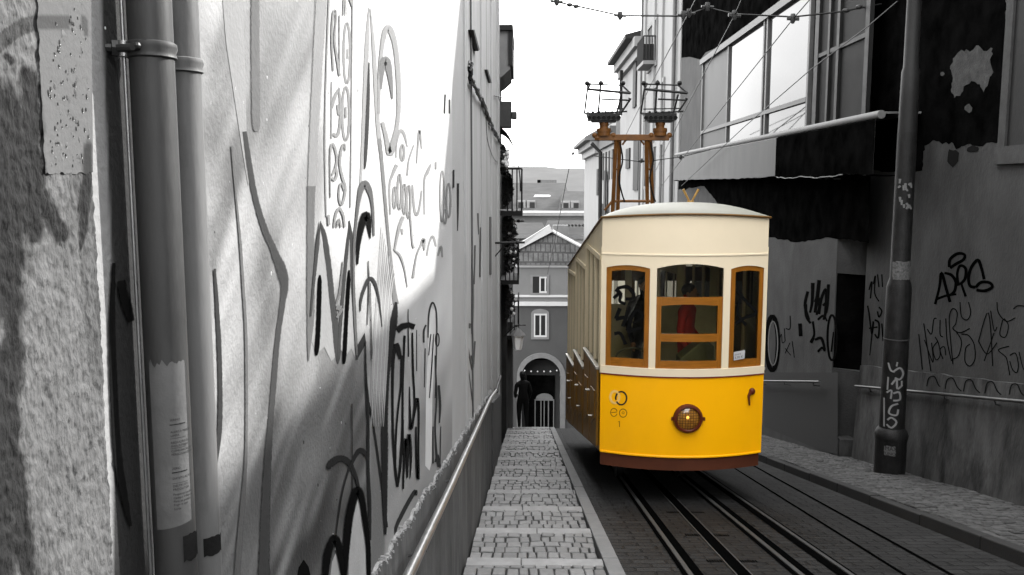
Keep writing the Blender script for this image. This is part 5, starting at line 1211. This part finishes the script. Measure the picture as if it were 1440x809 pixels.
for p in ([(1246, 510, 2), (1249, 520, 2.4), (1254, 522, 2)], [(1252, 522, 2.4), (1260, 516, 2.4), (1264, 524, 2.4), (1260, 532, 2.4), (1254, 530, 2.4)], [(1250, 540, 2.4), (1256, 532, 2.4), (1257, 545, 2.4), (1263, 540, 2.4)], [(1244, 552, 2.2), (1250, 548, 2.2), (1249, 560, 2.2)], [(1252, 552, 2.4), (1259, 550, 2.4), (1260, 560, 2.4), (1252, 562, 2.4)], [(1258, 566, 2.4), (1250, 570, 2.4), (1247, 580, 2.4), (1256, 582, 2.4), (1258, 574, 2.4)], [(1245, 590, 2.4), (1250, 586, 2.4), (1256, 592, 2.4), (1250, 600, 2.4), (1244, 596, 2.4)], [(1246, 530, 2), (1245, 548, 2)], [(1241, 560, 1.8), (1241, 600, 1.8)], [(1257, 508, 2), (1256, 514, 2)], [(1244, 604, 2), (1243, 608, 2)], [(1262, 534, 2), (1262, 542, 2)]): stroke(mb, P, p)
mb.build('graffiti', paint(.34), PO, recalc=False)
mb = MB(); P = onpole(.134)
for k in range(16): p = (1266 + random.uniform(-7, 7), 270 + random.uniform(-22, 25)); stroke(mb, P, [(p[0], p[1], 3), (p[0] + random.uniform(-3, 3), p[1] + random.uniform(3, 8), 2)], sm=False)
mb.build('paint_splash', paint(.22), PO, recalc=False)

# far right houses --------------------------------------------------
def house_r(label, X, pxa, pxb, ztop, m, y0=None, y1=None, zbot=-14):
    a = y0 if y0 is not None else ox(pxb, 200, X).y; b = y1 if y1 is not None else ox(pxa, 200, X).y
    t = thing('house', label, 'house', (X + 3, (a + b) / 2, gz((a + b) / 2)), 'houses down the right side of the street')
    mb = MB(); mb.box(X, X + 7, a, b, zbot, ztop); mb.build('wall', m, t); return t, a, b
X3 = 5.43
h3, a3, b3 = house_r('tall pale house with pilasters and a small iron balcony beside the mast', X3, 903, 949, 15, M['farwhite'], y0=30.7)
P4 = lambda px, py, off=0: ox(px, py, X3 - off)
mb = MB()
for pa, pb in ((940, 948), (926, 931), (917, 920), (903.5, 907)): mb.box(X3 - .09, X3, P4(pb, 200).y, P4(pa, 200).y, -12, 14.9)
mb.build('pilaster', M['farwhite'], h3)
mb = MB(); yy_ = P4(951, 200).y; mb.tube([(X3 - .12, P4(949.5, 200).y, -9), (X3 - .12, P4(949.5, 200).y, 14)], .07, 8); mb.tube([(X3 - .12, P4(904, 200).y, -9), (X3 - .12, P4(904, 200).y, 14)], .06, 8); mb.build('drain_pipe', M['frame_grey'], h3, smooth=True)
for (pa, pb, ya, yb) in ((913, 925, 35, 92), (909, 916, 165, 262), (921, 934, 205, 300), (922, 935, 120, 160)):
    mb = MB(); y0, y1 = P4(pb, ya).y, P4(pa, ya).y; z1, z0 = P4((pa + pb) / 2, ya).z, P4((pa + pb) / 2, yb).z
    mb.box(X3 - .02, X3 + .02, y0, y1, z0, z1); w_ = mb.build('window', M['fardark'], h3)
    mb = MB(); mb.box(X3 - .07, X3, y0 - .1, y1 + .1, z1, z1 + .18); mb.box(X3 - .07, X3, y0 - .1, y1 + .1, z0 - .15, z0)
    for q in (y0 - .12, y1): mb.box(X3 - .06, X3, q, q + .12, z0, z1)
    mb.build('window_trim', M['stone_trim'], w_)
bc = P4(918, 70); mb = MB(); z0 = P4(920, 88).z
mb.box(X3 - .55, X3, bc.y - 1.1, bc.y + 1.0, z0 - .15, z0); 
bo = mb.build('balcony', M['stone_trim'], h3); mb = MB()
for k in range(14): mb.tube([(X3 - .53, bc.y - 1.05 + .155 * k, z0), (X3 - .53, bc.y - 1.05 + .155 * k, z0 + 1.0)], .02, 4)
for k in range(5): mb.tube([(X3 - .53 + .12 * k, bc.y - 1.05, z0), (X3 - .53 + .12 * k, bc.y - 1.05, z0 + 1.0)], .02, 4)
mb.tube([(X3 - .02, bc.y - 1.05, z0 + 1), (X3 - .53, bc.y - 1.05, z0 + 1), (X3 - .53, bc.y + .98, z0 + 1)], .03, 4); mb.box(X3 - .50, X3 - .1, bc.y - .9, bc.y + .6, z0, z0 + .7)
mb.build('balcony_railing', M['fardark'], bo)
h4, a4, b4 = house_r('narrow pale house with a dark projecting eave beyond the pilastered house', X3 + .02, 872, 903, 8.9, M['farwhite'], y0=b3 + .01, y1=50)
mb = MB(); z = 8.9
mb.hexa([(X3 - .75, b3 + 1, z - .2), (X3 + 7, b3 + 1, z - .2), (X3 + 7, 50.3, z - .2), (X3 - .75, 50.3, z - .2), (X3 - .75, b3 + 1, z), (X3 + 7, b3 + 1, z + 2.0), (X3 + 7, 50.3, z + 2.0), (X3 - .75, 50.3, z)])
mb.build('eave_roof', M['fardark'], h4); mb = MB(); mb.box(X3 - .4, X3 + .02, b3 + .3, 50.1, z - .65, z - .21); mb.box(X3 - .2, X3 + .02, b3 + .3, 50.1, z - 1.05, z - .65); mb.build('cornice', M['farwhite'], h4)
P5 = lambda px, py, off=0: ox(px, py, X3 + .02 - off)
for (pa, pb, ya, yb) in ((893, 897, 55, 150), (882, 887, 205, 235), (893, 900, 195, 268)):
    mb = MB(); mb.box(X3 - .06, X3 + .03, P5(pb, ya).y, P5(pa, ya).y, P5(895, yb).z, P5(895, ya).z); mb.build('window', M['fardark'], h4)
mb = MB(); mb.tube([(X3 - .3, 47, 5.6), (X3 - .3, 47, 8)], .1, 6); mb.build('chimney_pipe', M['fardark'], h4)
h5, a5, b5 = house_r('pale house with a curved parapet and a row of windows seen through the mast', 5.25, 858, 872, 5.6, M['farwhite'], y0=50.4, y1=60)
mb = MB(); mb.box(4.9, 5.25, 50.4, 60, 5.0, 5.3); mb.box(5.05, 5.25, 50.4, 60, 4.3, 5.0); mb.build('cornice', M['fargrey'], h5)
mb = MB()
for k in range(4):
    y = 51.5 + 2.1 * k
    for z in (2.2, -1.2, -4.6): mb.box(5.2, 5.27, y, y + .9, z, z + 1.8)
mb.build('windows', M['fardark'], h5)
h6, a6, b6 = house_r('white end house with a pale sloping eave and a dark drainpipe left of the mast', 5.1, 828, 858, 5.2, M['farwhite'], y0=60.2, y1=75)
mb = MB()
mb.prism([(4.1, 60.1, 5.0), (12, 60.1, 5.0), (12, 60.1, 7.4), (8, 60.1, 7.4), (4.1, 60.1, 5.25)], (0, 15, 0)); mb.build('eave_roof', M['fargrey'], h6)
mb = MB(); mb.box(4.5, 5.1, 60.2, 75, 4.6, 4.99); mb.box(4.8, 5.1, 60.2, 75, 4.1, 4.59); mb.build('cornice', M['farwhite'], h6)
mb = MB(); y_ = ox(846, 260, 5.0).y; mb.tube([(4.3, y_, 4.6), (4.9, y_, 4.0), (4.97, y_, -10)], .14, 6); mb.build('drain_pipe', M['fardark'], h6, smooth=True)
mb = MB()
for px_, ya, yb in ((841, 238, 275), (851.5, 240, 310)): p = ox(px_, ya, 5.1); q = ox(px_, yb, 5.1); mb.box(5.04, 5.12, p.y - .6, p.y + .6, q.z, p.z)
mb.build('windows', M['fardark'], h6)

# arch house closing the street ------------------------------------
YA = 58.0
A = lambda px, py, dy=0: oy(px, py, YA) + Vector((0, dy, 0))
AH = thing('arch_house', 'dark fronted house with a pale stone archway closing the street below', 'house', (1, YA + 4, gz(57)))
xa, xb = A(700, 500).x, A(850, 500).x; zband = A(760, 430).z; zeave = A(760, 372).z; zg = gz(57) - 1
mb = MB(); ac = (A(727, 530).x + A(795, 530).x) / 2; ar = (A(795, 530).x - A(727, 530).x) / 2 - .33; zs = A(761, 530).z
n = 20; arcp = [(ac - ar * math.cos(PI * k / n), YA, zs + ar * math.sin(PI * k / n)) for k in range(n + 1)]
top = zband
L_ = [(xa, YA, zg), (xa, YA, top), (xb, YA, top), (xb, YA, zg)]
mb.poly([(xa, YA, zg), (xa, YA, zs), (ac - ar, YA, zs), (ac - ar, YA, zg)]); mb.poly([(xb, YA, zs), (xb, YA, zg), (ac + ar, YA, zg), (ac + ar, YA, zs)])
for k in range(n):
    p, q = arcp[k], arcp[k + 1]; x0 = xa + (xb - xa) * k / n; x1 = xa + (xb - xa) * (k + 1) / n
    mb.poly([p, q, (x1, YA, top), (x0, YA, top)])
mb.poly([(xa, YA, zs), (xa, YA, top), arcp[0]]); mb.poly([(xb, YA, top), (xb, YA, zs), arcp[-1]])
mb.poly([(xa, YA, zg), (xa, YA + 9, zg), (xa, YA + 9, top), (xa, YA, top)]); mb.poly([(xb, YA, zg), (xb, YA + 9, zg), (xb, YA + 9, top), (xb, YA, top)])
mb.build('wall', M['archwall'], AH, recalc=False)
mb = MB(); mb.box(xa, xb, YA, YA + 9, zband + .28, zeave); mb.build('upper_wall', M['archwall2'], AH)
mb = MB(); mb.box(xa - .05, xb + .05, YA - .15, YA + 9, zband, zband + .278); mb.box(xa, xb, YA - .08, YA + 9, A(760, 418).z, A(760, 415).z); mb.box(xa, xb, YA - .12, YA + 9, A(760, 376).z, A(760, 372).z - .002); mb.build('cornice', M['white'], AH)
mb = MB(); ro = ar + .34
for k in range(n):
    t0, t1 = PI * k / n, PI * (k + 1) / n
    mb.prism([(ac - ar * math.cos(t0), YA - .12, zs + ar * math.sin(t0)), (ac - ro * math.cos(t0), YA - .12, zs + ro * math.sin(t0)), (ac - ro * math.cos(t1), YA - .12, zs + ro * math.sin(t1)), (ac - ar * math.cos(t1), YA - .12, zs + ar * math.sin(t1))], (0, .6, 0))
mb.box(ac - ro, ac - ar, YA - .12, YA + .48, zg, zs); mb.box(ac + ar, ac + ro, YA - .12, YA + .48, zg, zs); mb.build('stone_arch', M['stone_trim'], AH)
mb = MB(); mb.box(ac - ar, ac + ar, YA + 1.2, YA + 1.4, zg, zs + ar + .1); mb.build('arch_back_wall', mat('arch_inner_wall', .035, .9, .2, 1), AH)
mb = MB()
q0, q1 = A(742, 503), A(775, 511); fanl = [(ac - .95 * math.cos(PI * k / 12), YA + 1.1, q1.z + .62 * math.sin(PI * k / 12)) for k in range(13)]; mb.prism(fanl, (0, .08, 0))
mb.box(A(741, 533).x, A(781, 533).x, YA + 1.1, YA + 1.19, zg, A(760, 533).z); mb.build('dark_opening', M['blackpaint'], AH)
mb = MB(); dx0, dx1 = A(752, 580).x, A(780, 580).x; zd = A(760, 567).z
mb.box(dx0, dx1, YA + 1.0, YA + 1.08, zd - .08, zd); dm = (dx0 + dx1) / 2
for x in (dx0, dm - .05, dx1 - .07, dx0 + (dx1 - dx0) * .3, dx0 + (dx1 - dx0) * .68): mb.box(x, x + .07, YA + 1.0, YA + 1.07, zg, zd - .081)
mb.prism([(dm - .62 * math.cos(PI * k / 12), YA + 1.02, zd + .02 + .42 * math.sin(PI * k / 12)) for k in range(13)], (0, .05, 0)); mb.build('door', M['stone_trim'], AH)
for k in range(6):
    p = A(738 + 9 * k, 520.5 + (1.2 if 0 < k < 5 else 0)); mb = MB(); mb.ball((p.x, YA - .2, p.z), .06, 4); mb.build('arch_lamp', M['white'], AH)
for (px_, py0, py1, w_, arched) in ((759, 389, 412, .48, False), (759.5, 441, 474, .46, True)):
    c = A(px_, (py0 + py1) / 2); z0, z1 = A(px_, py1).z, A(px_, py0).z
    mb = MB(); mb.box(c.x - w_, c.x + w_, YA - .04, YA + .05, z0, z1); wn = mb.build('window', M['fardark'], AH)
    mb = MB(); t_ = .16
    mb.box(c.x - w_ - t_, c.x - w_, YA - .08, YA, z0 - t_, z1); mb.box(c.x + w_, c.x + w_ + t_, YA - .08, YA, z0 - t_, z1); mb.box(c.x - w_, c.x + w_, YA - .08, YA, z0 - t_, z0)
    if arched: mb.prism([(c.x - (w_ + t_) * math.cos(PI * k / 10), YA - .08, z1 + .32 * math.sin(PI * k / 10)) for k in range(11)], (0, .08, 0))
    else: mb.box(c.x - w_ - t_, c.x + w_ + t_, YA - .08, YA, z1, z1 + .1)
    mb.build('window_trim', M['stone_trim'], wn)
    mb = MB(); x0 = c.x - w_ + .02 if arched else c.x - .02
    for x in ([x0, c.x - .04, c.x + w_ - .1] if arched else [c.x - .03, c.x + w_ - .14]): mb.box(x, x + .1, YA - .07, YA - .041, z0, z1)
    mb.box(x0, c.x + w_ - .001, YA - .068, YA - .042, z1 - .12, z1); mb.box(x0, c.x + w_ - .001, YA - .068, YA - .042, z0, z0 + .12); mb.build('sash', M['white'], wn)
# hipped roof
ap = A(777.6, 327); bl_, br_ = A(729, 352), A(818, 348); el, er = A(726, 371), A(832, 371)
mb = MB(); mb.poly([Vector((el.x, YA - .3, zeave)), Vector((er.x, YA - .3, zeave)), Vector((br_.x, YA + .3, br_.z)), Vector((ap.x, YA + 1.2, ap.z)), Vector((bl_.x, YA + .3, bl_.z))])
mb.poly([Vector((el.x, YA - .3, zeave)), Vector((bl_.x, YA + .3, bl_.z)), Vector((bl_.x, YA + 9, bl_.z)), Vector((el.x, YA + 9, zeave))]); mb.poly([Vector((bl_.x, YA + .3, bl_.z)), Vector((ap.x, YA + 1.2, ap.z)), Vector((ap.x, YA + 9, ap.z)), Vector((bl_.x, YA + 9, bl_.z))])
mb.poly([Vector((br_.x, YA + .3, br_.z)), Vector((br_.x, YA + 9, br_.z)), Vector((ap.x, YA + 9, ap.z)), Vector((ap.x, YA + 1.2, ap.z))]); mb.build('roof', M['rooftile'], AH, recalc=False)
mb = MB(); u = A(773, 317); v = A(731, 343); mb.prism([Vector((bl_.x - .05, YA + .1, bl_.z)), Vector((ap.x, YA + .9, ap.z)), Vector((u.x, YA + .9, u.z)), Vector((v.x - .05, YA + .1, v.z))], (0, .35, 0))
mb.tube([Vector((ap.x, YA + 1.1, ap.z + .05)), Vector((br_.x, YA + .2, br_.z + .05))], .12, 6); mb.build('white_verge', M['white'], AH)
mb = MB(); c = A(788, 322); mb.box(c.x - .4, c.x + .7, YA + 3, YA + 4, ap.z - .8, ap.z + .35); mb.build('chimney', M['stone_trim'], AH)

def roof_house(label, Y, px0, px1, py_ridge, py_eave, py_bot, wall, roofm, extra=None):
    a, b = oy(px0, py_ridge, Y), oy(px1, py_ridge, Y); ze = oy(px0, py_eave, Y).z; zb = oy(px0, py_bot, Y).z
    t = thing('rooftop_house', label, 'house', ((a.x + b.x) / 2, Y, zb), 'rooftops below the hill')
    mb = MB(); mb.box(a.x, b.x, Y, Y + 8, zb - 12, ze); mb.build('wall', wall, t)
    mb = MB(); d = (a.z - ze) * 1.3
    mb.poly([(a.x - .3, Y - .4, ze), (b.x + .3, Y - .4, ze), (b.x - .2, Y + d, a.z), (a.x + .2, Y + d, a.z)]); mb.poly([(b.x + .3, Y - .4, ze), (b.x + .3, Y + 2 * d, ze), (b.x - .2, Y + d, a.z)]); mb.poly([(a.x - .3, Y - .4, ze), (a.x + .2, Y + d, a.z), (a.x - .3, Y + 2 * d, ze)])
    mb.poly([(a.x + .2, Y + d, a.z), (b.x - .2, Y + d, a.z), (b.x + .3, Y + 2 * d, ze), (a.x - .3, Y + 2 * d, ze)]); mb.build('roof', roofm, t, recalc=False)
    mb = MB(); mb.box(a.x - .4, b.x + .4, Y - .55, Y + .05, ze - .3, ze - .02); mb.build('eave_moulding', M['stone_trim'], t)
    return t, ze, d
def dormer(t, px, py0, py1, Y, dark):
    a, b = oy(px - 6, py1, Y), oy(px + 6, py0, Y); mb = MB(); mb.box(a.x, b.x, Y + .3, Y + 4, a.z, b.z); o = mb.build('dormer', M['stone_trim'], t)
    mb = MB(); c = (a.x + b.x) / 2; w = (b.x - a.x) * .3; mb.box(c - w + dark * w, c + w + dark * w, Y + .25, Y + .3, a.z + .1, b.z - .2); mb.build('pane', M['fardark'], o)
t1, ze, d = roof_house('long house with a dark roof, dormers and a white skylight below the hill', 92, 700, 800, 257, 295, 330, M['fargrey'], M['roofslate'])
for px_, dk in ((733, -.2), (747, .4)): dormer(t1, px_, 282, 294, 91.6, dk)
a, b = oy(742, 269, 96), oy(763, 279, 94.2); mb = MB()
mb.hexa([(a.x, 93.6, b.z - .1), (b.x + .3, 93.6, b.z - .1), (b.x - .5, 96, a.z - .1), (a.x - .3, 96, a.z - .1), (a.x + .9, 93.5, b.z + .25), (b.x + .9, 93.5, b.z + .25), (b.x - .1, 95.8, a.z + .25), (a.x, 95.8, a.z + .25)]); mb.build('skylight', M['white'], t1)
mb = MB()
for px_, w in ((766, 1.6), (780, .5), (758, .4)): p = oy(px_, 258, 96); mb.box(p.x - w / 2, p.x + w / 2, 97, 98.5, p.z - 1.5, p.z + .4)
mb.build('chimney', M['fargrey'], t1)
t2, ze, d = roof_house('lower dark roofed house with two dormers right of the skylight roof', 90, 790, 832, 269, 295, 330, M['fargrey'], M['roofslate'])
for px_, dk in ((796, 0), (809, .4)): dormer(t2, px_, 283, 294, 89.6, dk)
t3, ze, d = roof_house('near tiled roof with a row of small vents behind the arch house gable', 76, 768, 832, 311, 331, 345, M['white'], M['roofslate'])
mb = MB()
for k in range(8): p = oy(790 + 5 * k, 317, 75.2 + 1.2); mb.ball(p, .13, 4)
mb.build('roof_vent', M['fardark'], t3)
t4, ze, d = roof_house('small tiled roof between the balconies and the arch house', 74, 706, 766, 314, 330, 350, M['fargrey'], M['roofslate'])
t5, ze, d = roof_house('wide pale fronted house with a flat parapet under the dormer roofs', 84, 690, 836, 297, 299, 345, M['fargrey'], M['stone_trim'])

# left houses beyond the terrace -----------------------------------
LH = thing('balcony_house', 'dark house with balconies and plants down the left side of the street', 'house', (-3, 22, gz(22)))
mb = MB(); mb.box(-8, -.62, 16.62, 21.5, -12, 4.3); mb.box(-8, -.5, 21.5, 32, -14, 2.0); mb.build('wall', mat('dark_old_render', .02, .9, .4, 1.5, .3, 20, stain=.6, stain_col=.02), LH)
B = lambda px, py, y: oy(px, py, y)
mb = MB(); p0, p1 = B(703, 120, 17.5), B(722, 50, 17.5)
mb.box(-.65, p1.x - .06, 17.0, 19.2, p0.z + .25, p1.z); mb.prism([(-.65, 17.0, p0.z), (p1.x - .2, 17.0, p0.z + .12), (p1.x - .06, 17.0, p0.z + .25), (-.65, 17.0, p0.z + .25)], (0, 2.2, 0)); mb.build('bay_window', mat('bay_board', .13, .8, .2, 3), LH)
mb = MB(); mb.box(-.7, p1.x, 16.9, 19.3, p1.z, p1.z + .10); mb.box(p1.x - .09, p1.x - .01, 16.96, 19.2, p0.z + .32, p1.z); mb.build('bay_roof', M['balc'], LH)
for pyb, pyt, y, out in ((302, 296, 19, .28), (395, 383, 21, .42), (470, 440, 22.5, .48)):
    p = B(715, pyb, y); q = B(715, pyt, y); xo = B(735 if pyb < 390 else 730, pyb, y).x
    mb = MB(); mb.box(-.7, xo, y - .8, y + 1.0, p.z, p.z + .10); bb = mb.build('balcony', M['balc'], LH); mb = MB()
    for k in range(10): mb.tube([(xo - .02, y - .78 + .19 * k, p.z + .1), (xo - .02, y - .78 + .19 * k, p.z + 1.0)], .014, 4)
    for k in range(4): mb.tube([(xo - .02 - .1 * k, y - .78, p.z + .1), (xo - .02 - .1 * k, y - .78, p.z + 1.0)], .014, 4)
    mb.tube([(-.62, y - .78, p.z + 1), (xo - .02, y - .78, p.z + 1), (xo - .02, y + .98, p.z + 1)], .02, 4); mb.build('railing', M['fardark'], bb)
mb = MB(); 
for k in range(3):
    y = 24 + 2.4 * k; mb.box(-.56, -.47, y, y + .9, gz(y) + .1, gz(y) + 2.3)
mb.build('doorway', M['blackpaint'], LH)
mb = MB(); p = B(716, 600, 23.4); mb.box(-.5, B(721, 560, 23).x, 22.6, 24.0, gz(24) - .2, B(716, 450, 23).z); mb.build('buttress', mat('streaked_buttress', .05, .9, .5, 3, .3, 20, stretch=(2, 2, .3)), LH)
mb = MB()
def awn(u, v):
    a = v * PI * .52; y = 17.4 + 2.4 * u; r = .54
    q = B(706, 180, 18); return (-.66 + r * 1.0 * math.sin(a) ** .8 , y, q.z - 1.25 * (1 - math.cos(a)) ** .9)
mb.grid(awn, 6, 12); mb.grid(lambda u, v: (awn(u, v)[0] - .012, awn(u, v)[1], awn(u, v)[2] - .012), 6, 12); tag(mb.build('awning', M['balc'], smooth=True), 'dark curved awning hanging under the boarded bay on the left', 'awning')
mb = MB(); p = B(718, 155, 17.2); mb.box(-.62, p.x + .02, 17.1, 17.4, B(718, 180, 17.2).z, B(718, 143, 17.2).z); mb.box(p.x + .02, B(727, 160, 17.2).x, 17.05, 17.3, B(722, 168, 17.2).z, B(722, 158, 17.2).z)
tag(mb.build('loudspeaker_box', mat('dark_box', .03, .7, .2, 6), bevel=.02), 'dark boxes fixed to the wall above the curved awning', 'box')
def plant(name, label, c, r, n, flowers=0, grp='plants on the left balconies'):
    t = thing(name, label, 'plant', c, grp); mb = MB(); rr = random.Random(int(c[1] * 100) + n); c = Vector(c)
    for _ in range(n):
        d = Vector((rr.gauss(0, 1), rr.gauss(0, 1), rr.gauss(0, 1))); d = d.normalized() * rr.random() ** .5; q = c + Vector((d.x * r[0], d.y * r[1], d.z * r[2])); s_ = rr.uniform(.03, .075)
        if q.x < -.5: q.x = -.5 + rr.random() * .05
        a = Vector((rr.gauss(0, 1), rr.gauss(0, 1), rr.gauss(0, .7))).normalized() * s_; b = a.cross(Vector((rr.gauss(0, 1), rr.gauss(0, 1), rr.gauss(0, 1)))).normalized() * s_ * .5; mb.tn = rr.uniform(.6, 1.5)
        mb.poly([q - a, q + b, q + a, q - b])
    mb.tn = 1; mb.build('foliage', M['leaf'], t, recalc=False)
    mb = MB(); mb.tube([c + Vector((0, 0, -r[2])), c + Vector((.02, .03, 0)), c + Vector((0, 0, r[2] * .6))], [.02, .014, .006], 5); mb.build('stem', M['balc'], t)
    if flowers:
        mb = MB()
        for _ in range(flowers): mb.ball(c + Vector((rr.uniform(.2, 1) * r[0], -r[1] * rr.uniform(.3, 1), rr.uniform(-.6, .8) * r[2])), rr.uniform(.025, .05), 4)
        mb.build('flower', M['flower'], t, smooth=True)
    return t
q = B(709, 225, 17.6); plant('flowering_plant', 'dark climber with white blossoms under the curved awning', (q.x - .05, 17.6, q.z), (.14, .25, .30), 420, 16)
q = B(714, 265, 18.6); plant('hanging_plant', 'dark trailing plant hanging above the upper left balcony', (q.x - .05, 18.6, q.z), (.19, .4, .40), 520)
q = B(717, 325, 19.2); plant('potted_plant', 'bushy plant on the upper left balcony beside the flag poles', (q.x - .05, 19.2, q.z), (.22, .4, .38), 520, 4)
q = B(716, 360, 20.2); plant('potted_plant', 'spiky drooping plant between the two left balconies', (q.x - .03, 20.2, q.z), (.28, .4, .42), 620, 3)
q = B(715, 425, 21.2); plant('potted_plant', 'low dark plant behind the lowest left balcony railing', (q.x - .05, 21.2, q.z), (.22, .4, .45), 520, 3)
for (pts, y, lab) in (([(672, 342), (738, 341)], 15.0, 'black horizontal pole sticking out from the pale house front'), ([(703, 312), (737, 311)], 19.5, 'short black pole sticking out beside the balcony plants')):
    mb = MB(); b = oy(*pts[1], y); a = Vector((-.56, y, b.z - .01)); mb.tube([a, b], .022, 6); mb.tube([a + Vector((0, 0, -.25)), a + (b - a) * .4], .012, 5)
    mb.ball(b - (b - a) * .25, .04, 4); tag(mb.build('wall_pole', M['wire'], smooth=True), lab, 'pole', 'poles on the left house fronts')
# wall lantern
lc = B(728, 480, 20.5)
LT = thing('wall_lantern', 'white glass street lantern on a wall bracket at the left', 'lantern', lc, None)
mb = MB(); lathe(mb, lc, [(.10, -.20), (.15, .14), (.15, .145)], 6); mb.build('lamp_glass', M['lampglass'], LT)
mb = MB(); lathe(mb, lc, [(.20, .146), (.17, .19), (.07, .29), (.02, .34), (.01, .40)], 6); mb.build('cap', M['stone_trim'], LT)
mb = MB(); mb.tube([(-.55, lc.y, lc.z + .12), (-.3, lc.y, lc.z + .36), (lc.x, lc.y, lc.z + .38)], .018, 6); mb.tube([(lc.x - .1, lc.y, lc.z + .40), (lc.x + .2, lc.y, lc.z + .40)], .014, 6); mb.build('bracket', M['wire'], LT, smooth=True)

# ================================================================== OVERHEAD WIRES
def insul(mb, p, r=.045):
    mb.tube([p + Vector((0, 0, -.07)), p + Vector((0, 0, -.02)), p + Vector((0, 0, .02)), p + Vector((0, 0, .06))], [r * .5, r, r, r * .8], 8); mb.tube([p + Vector((-.1, 0, 0)), p + Vector((.1, 0, -.01))], .02, 6)
def wire_thing(label, pts, r, ins, grp='overhead tram wires'):
    pts = [Vector(p) for p in pts]; t = thing('overhead_wire', label, 'wire', pts[0], grp); mb = MB(); mb.tube(pts, r, 5); mb.build('wire', M['wire'], t, smooth=True)
    for p in ins: mb = MB(); insul(mb, Vector(p)); mb.build('insulator', M['porcelain'], t, smooth=True)
    return t
D14 = lambda x, y: oy(x, y, 14.2)
P_ = [D14(*q) for q in ((700, -22), (783, 3), (812, 9), (872, 22), (961, 23), (995, 11), (1033, 20), (1115, 24), (1180, 17), (1222, 6))]
P_[-1] = Vector((XR1 - .02, 14.2, P_[-1].z))
w0 = wire_thing('span wire with insulators crossing the top of the street', P_, .014, [D14(872, 22), D14(961, 21), D14(995, 9), D14(1033, 20), D14(1115, 25), D14(783, 2)])
mb = MB(); mb.ball(D14(801, 7), (.05, .05, .035), 5); mb.ball(D14(810, 9), (.05, .05, .035), 5); mb.ball(D14(1190, 15), (.07, .05, .035), 5); mb.ball(D14(1208, 10), (.06, .05, .04), 5); mb.build('strain_insulator', M['porcelain'], w0, smooth=True)
D24 = lambda x, y: oy(x, y, 24.0)
P_ = [D24(*q) for q in ((832, 219), (903, 228), (957, 221), (1022, 205))]
wire_thing('lower span wire behind the tram mast', P_, .012, [D24(902, 226), D24(957, 221)])
for lab, q in (('contact wire sloping left past the balcony house', [((1000, -45), 12.5), ((969, 18), 14.2), ((919, 112), 20), ((880, 190), 29)]),
               ('contact wire from the middle insulator down past the canopy', [((1060, -40), 13), ((1033, 22), 14.2), ((958, 165), 22), ((922, 240), 31)]),
               ('contact wire crossing the first glazed pane', [((1160, -25), 13), ((1115, 27), 14.2), ((1045, 115), 18), ((958, 225), 24), ((930, 262), 29)]),
               ('thick stay wire crossing the dark panes to the canopy', [((1262, 2), 12.2), ((1222, 36), 13), ((1140, 98), 15.5), ((1045, 180), 20), ((958, 262), 27)])):
    wire_thing(lab, [oy(*a, y) for a, y in q], .010, [oy(*q[1][0], q[1][1])] if 'stay' not in lab else [])
q = [((805, 214), 34), ((795, 262), 40), ((783, 325), 48), ((770, 385), 57.6)]
wire_thing('thin wire hanging down to the arch house front', [oy(*a, y) for a, y in q], .018, [oy(806, 216, 34)])
q = [((690, 134), 16.5), ((706, 137), 17), ((742, 137), 22)]
wire_thing('short wire from the left house bracket', [Vector((-.55, 13.5, oy(690, 134, 13.5).z))] + [oy(*a, y) for a, y in q[1:]], .012, [])

# ================================================================== CAMERA, LIGHT
CLOUD_FILL = 8.8
cam = bpy.data.cameras.new('camera'); cam.sensor_width = 36; cam.lens = F / 1440 * 36; cam.clip_start = .03; cam.clip_end = 12000
co = bpy.data.objects.new('camera', cam); COL.objects.link(co); co.location = (0, 0, H); co.rotation_euler = (PI / 2 - PITCH, 0, YAW); SC.camera = co
AZ, EL = math.radians(52), math.radians(30)
sd = Vector((math.sin(AZ) * math.cos(EL), math.cos(AZ) * math.cos(EL), math.sin(EL)))
su = bpy.data.lights.new('sun', 'SUN'); su.energy = 2.0; su.angle = math.radians(.55); su.color = (1, .985, .96)
so = bpy.data.objects.new('sun', su); COL.objects.link(so); so.location = (20, 30, 40); so.rotation_euler = sd.to_track_quat('Z', 'Y').to_euler()
w = bpy.data.worlds.new('World'); SC.world = w; w.use_nodes = True; nt = w.node_tree; bg = nt.nodes['Background']
sky = nt.nodes.new('ShaderNodeTexSky'); sky.sky_type = 'NISHITA'; sky.sun_disc = False; sky.sun_elevation = EL; sky.sun_rotation = AZ; sky.dust_density = 3.0; sky.air_density = 1.2
bw = nt.nodes.new('ShaderNodeRGBToBW'); nt.links.new(sky.outputs['Color'], bw.inputs['Color'])
tcw = nt.nodes.new('ShaderNodeTexCoord'); cl = nt.nodes.new('ShaderNodeTexNoise'); cl.inputs['Scale'].default_value = 2.2; cl.inputs['Detail'].default_value = 6
nt.links.new(tcw.outputs['Generated'], cl.inputs['Vector'])
cr_ = nt.nodes.new('ShaderNodeMapRange'); cr_.inputs['From Min'].default_value = .25; cr_.inputs['From Max'].default_value = .60; nt.links.new(cl.outputs['Fac'], cr_.inputs['Value'])
mxw = nt.nodes.new('ShaderNodeMix'); mxw.data_type = 'FLOAT'; nt.links.new(cr_.outputs['Result'], mxw.inputs[0]); nt.links.new(bw.outputs['Val'], mxw.inputs[2]); mxw.inputs[3].default_value = CLOUD_FILL   # bright white cloud layer added to fill the shade
nt.links.new(mxw.outputs[0], bg.inputs['Color']); bg.inputs['Strength'].default_value = .15
SC.view_settings.view_transform = 'Standard'; SC.view_settings.look = 'None'; SC.view_settings.gamma = 1; SC.view_settings.exposure = 2.5
SC.render.resolution_x = 1024; SC.render.resolution_y = 575
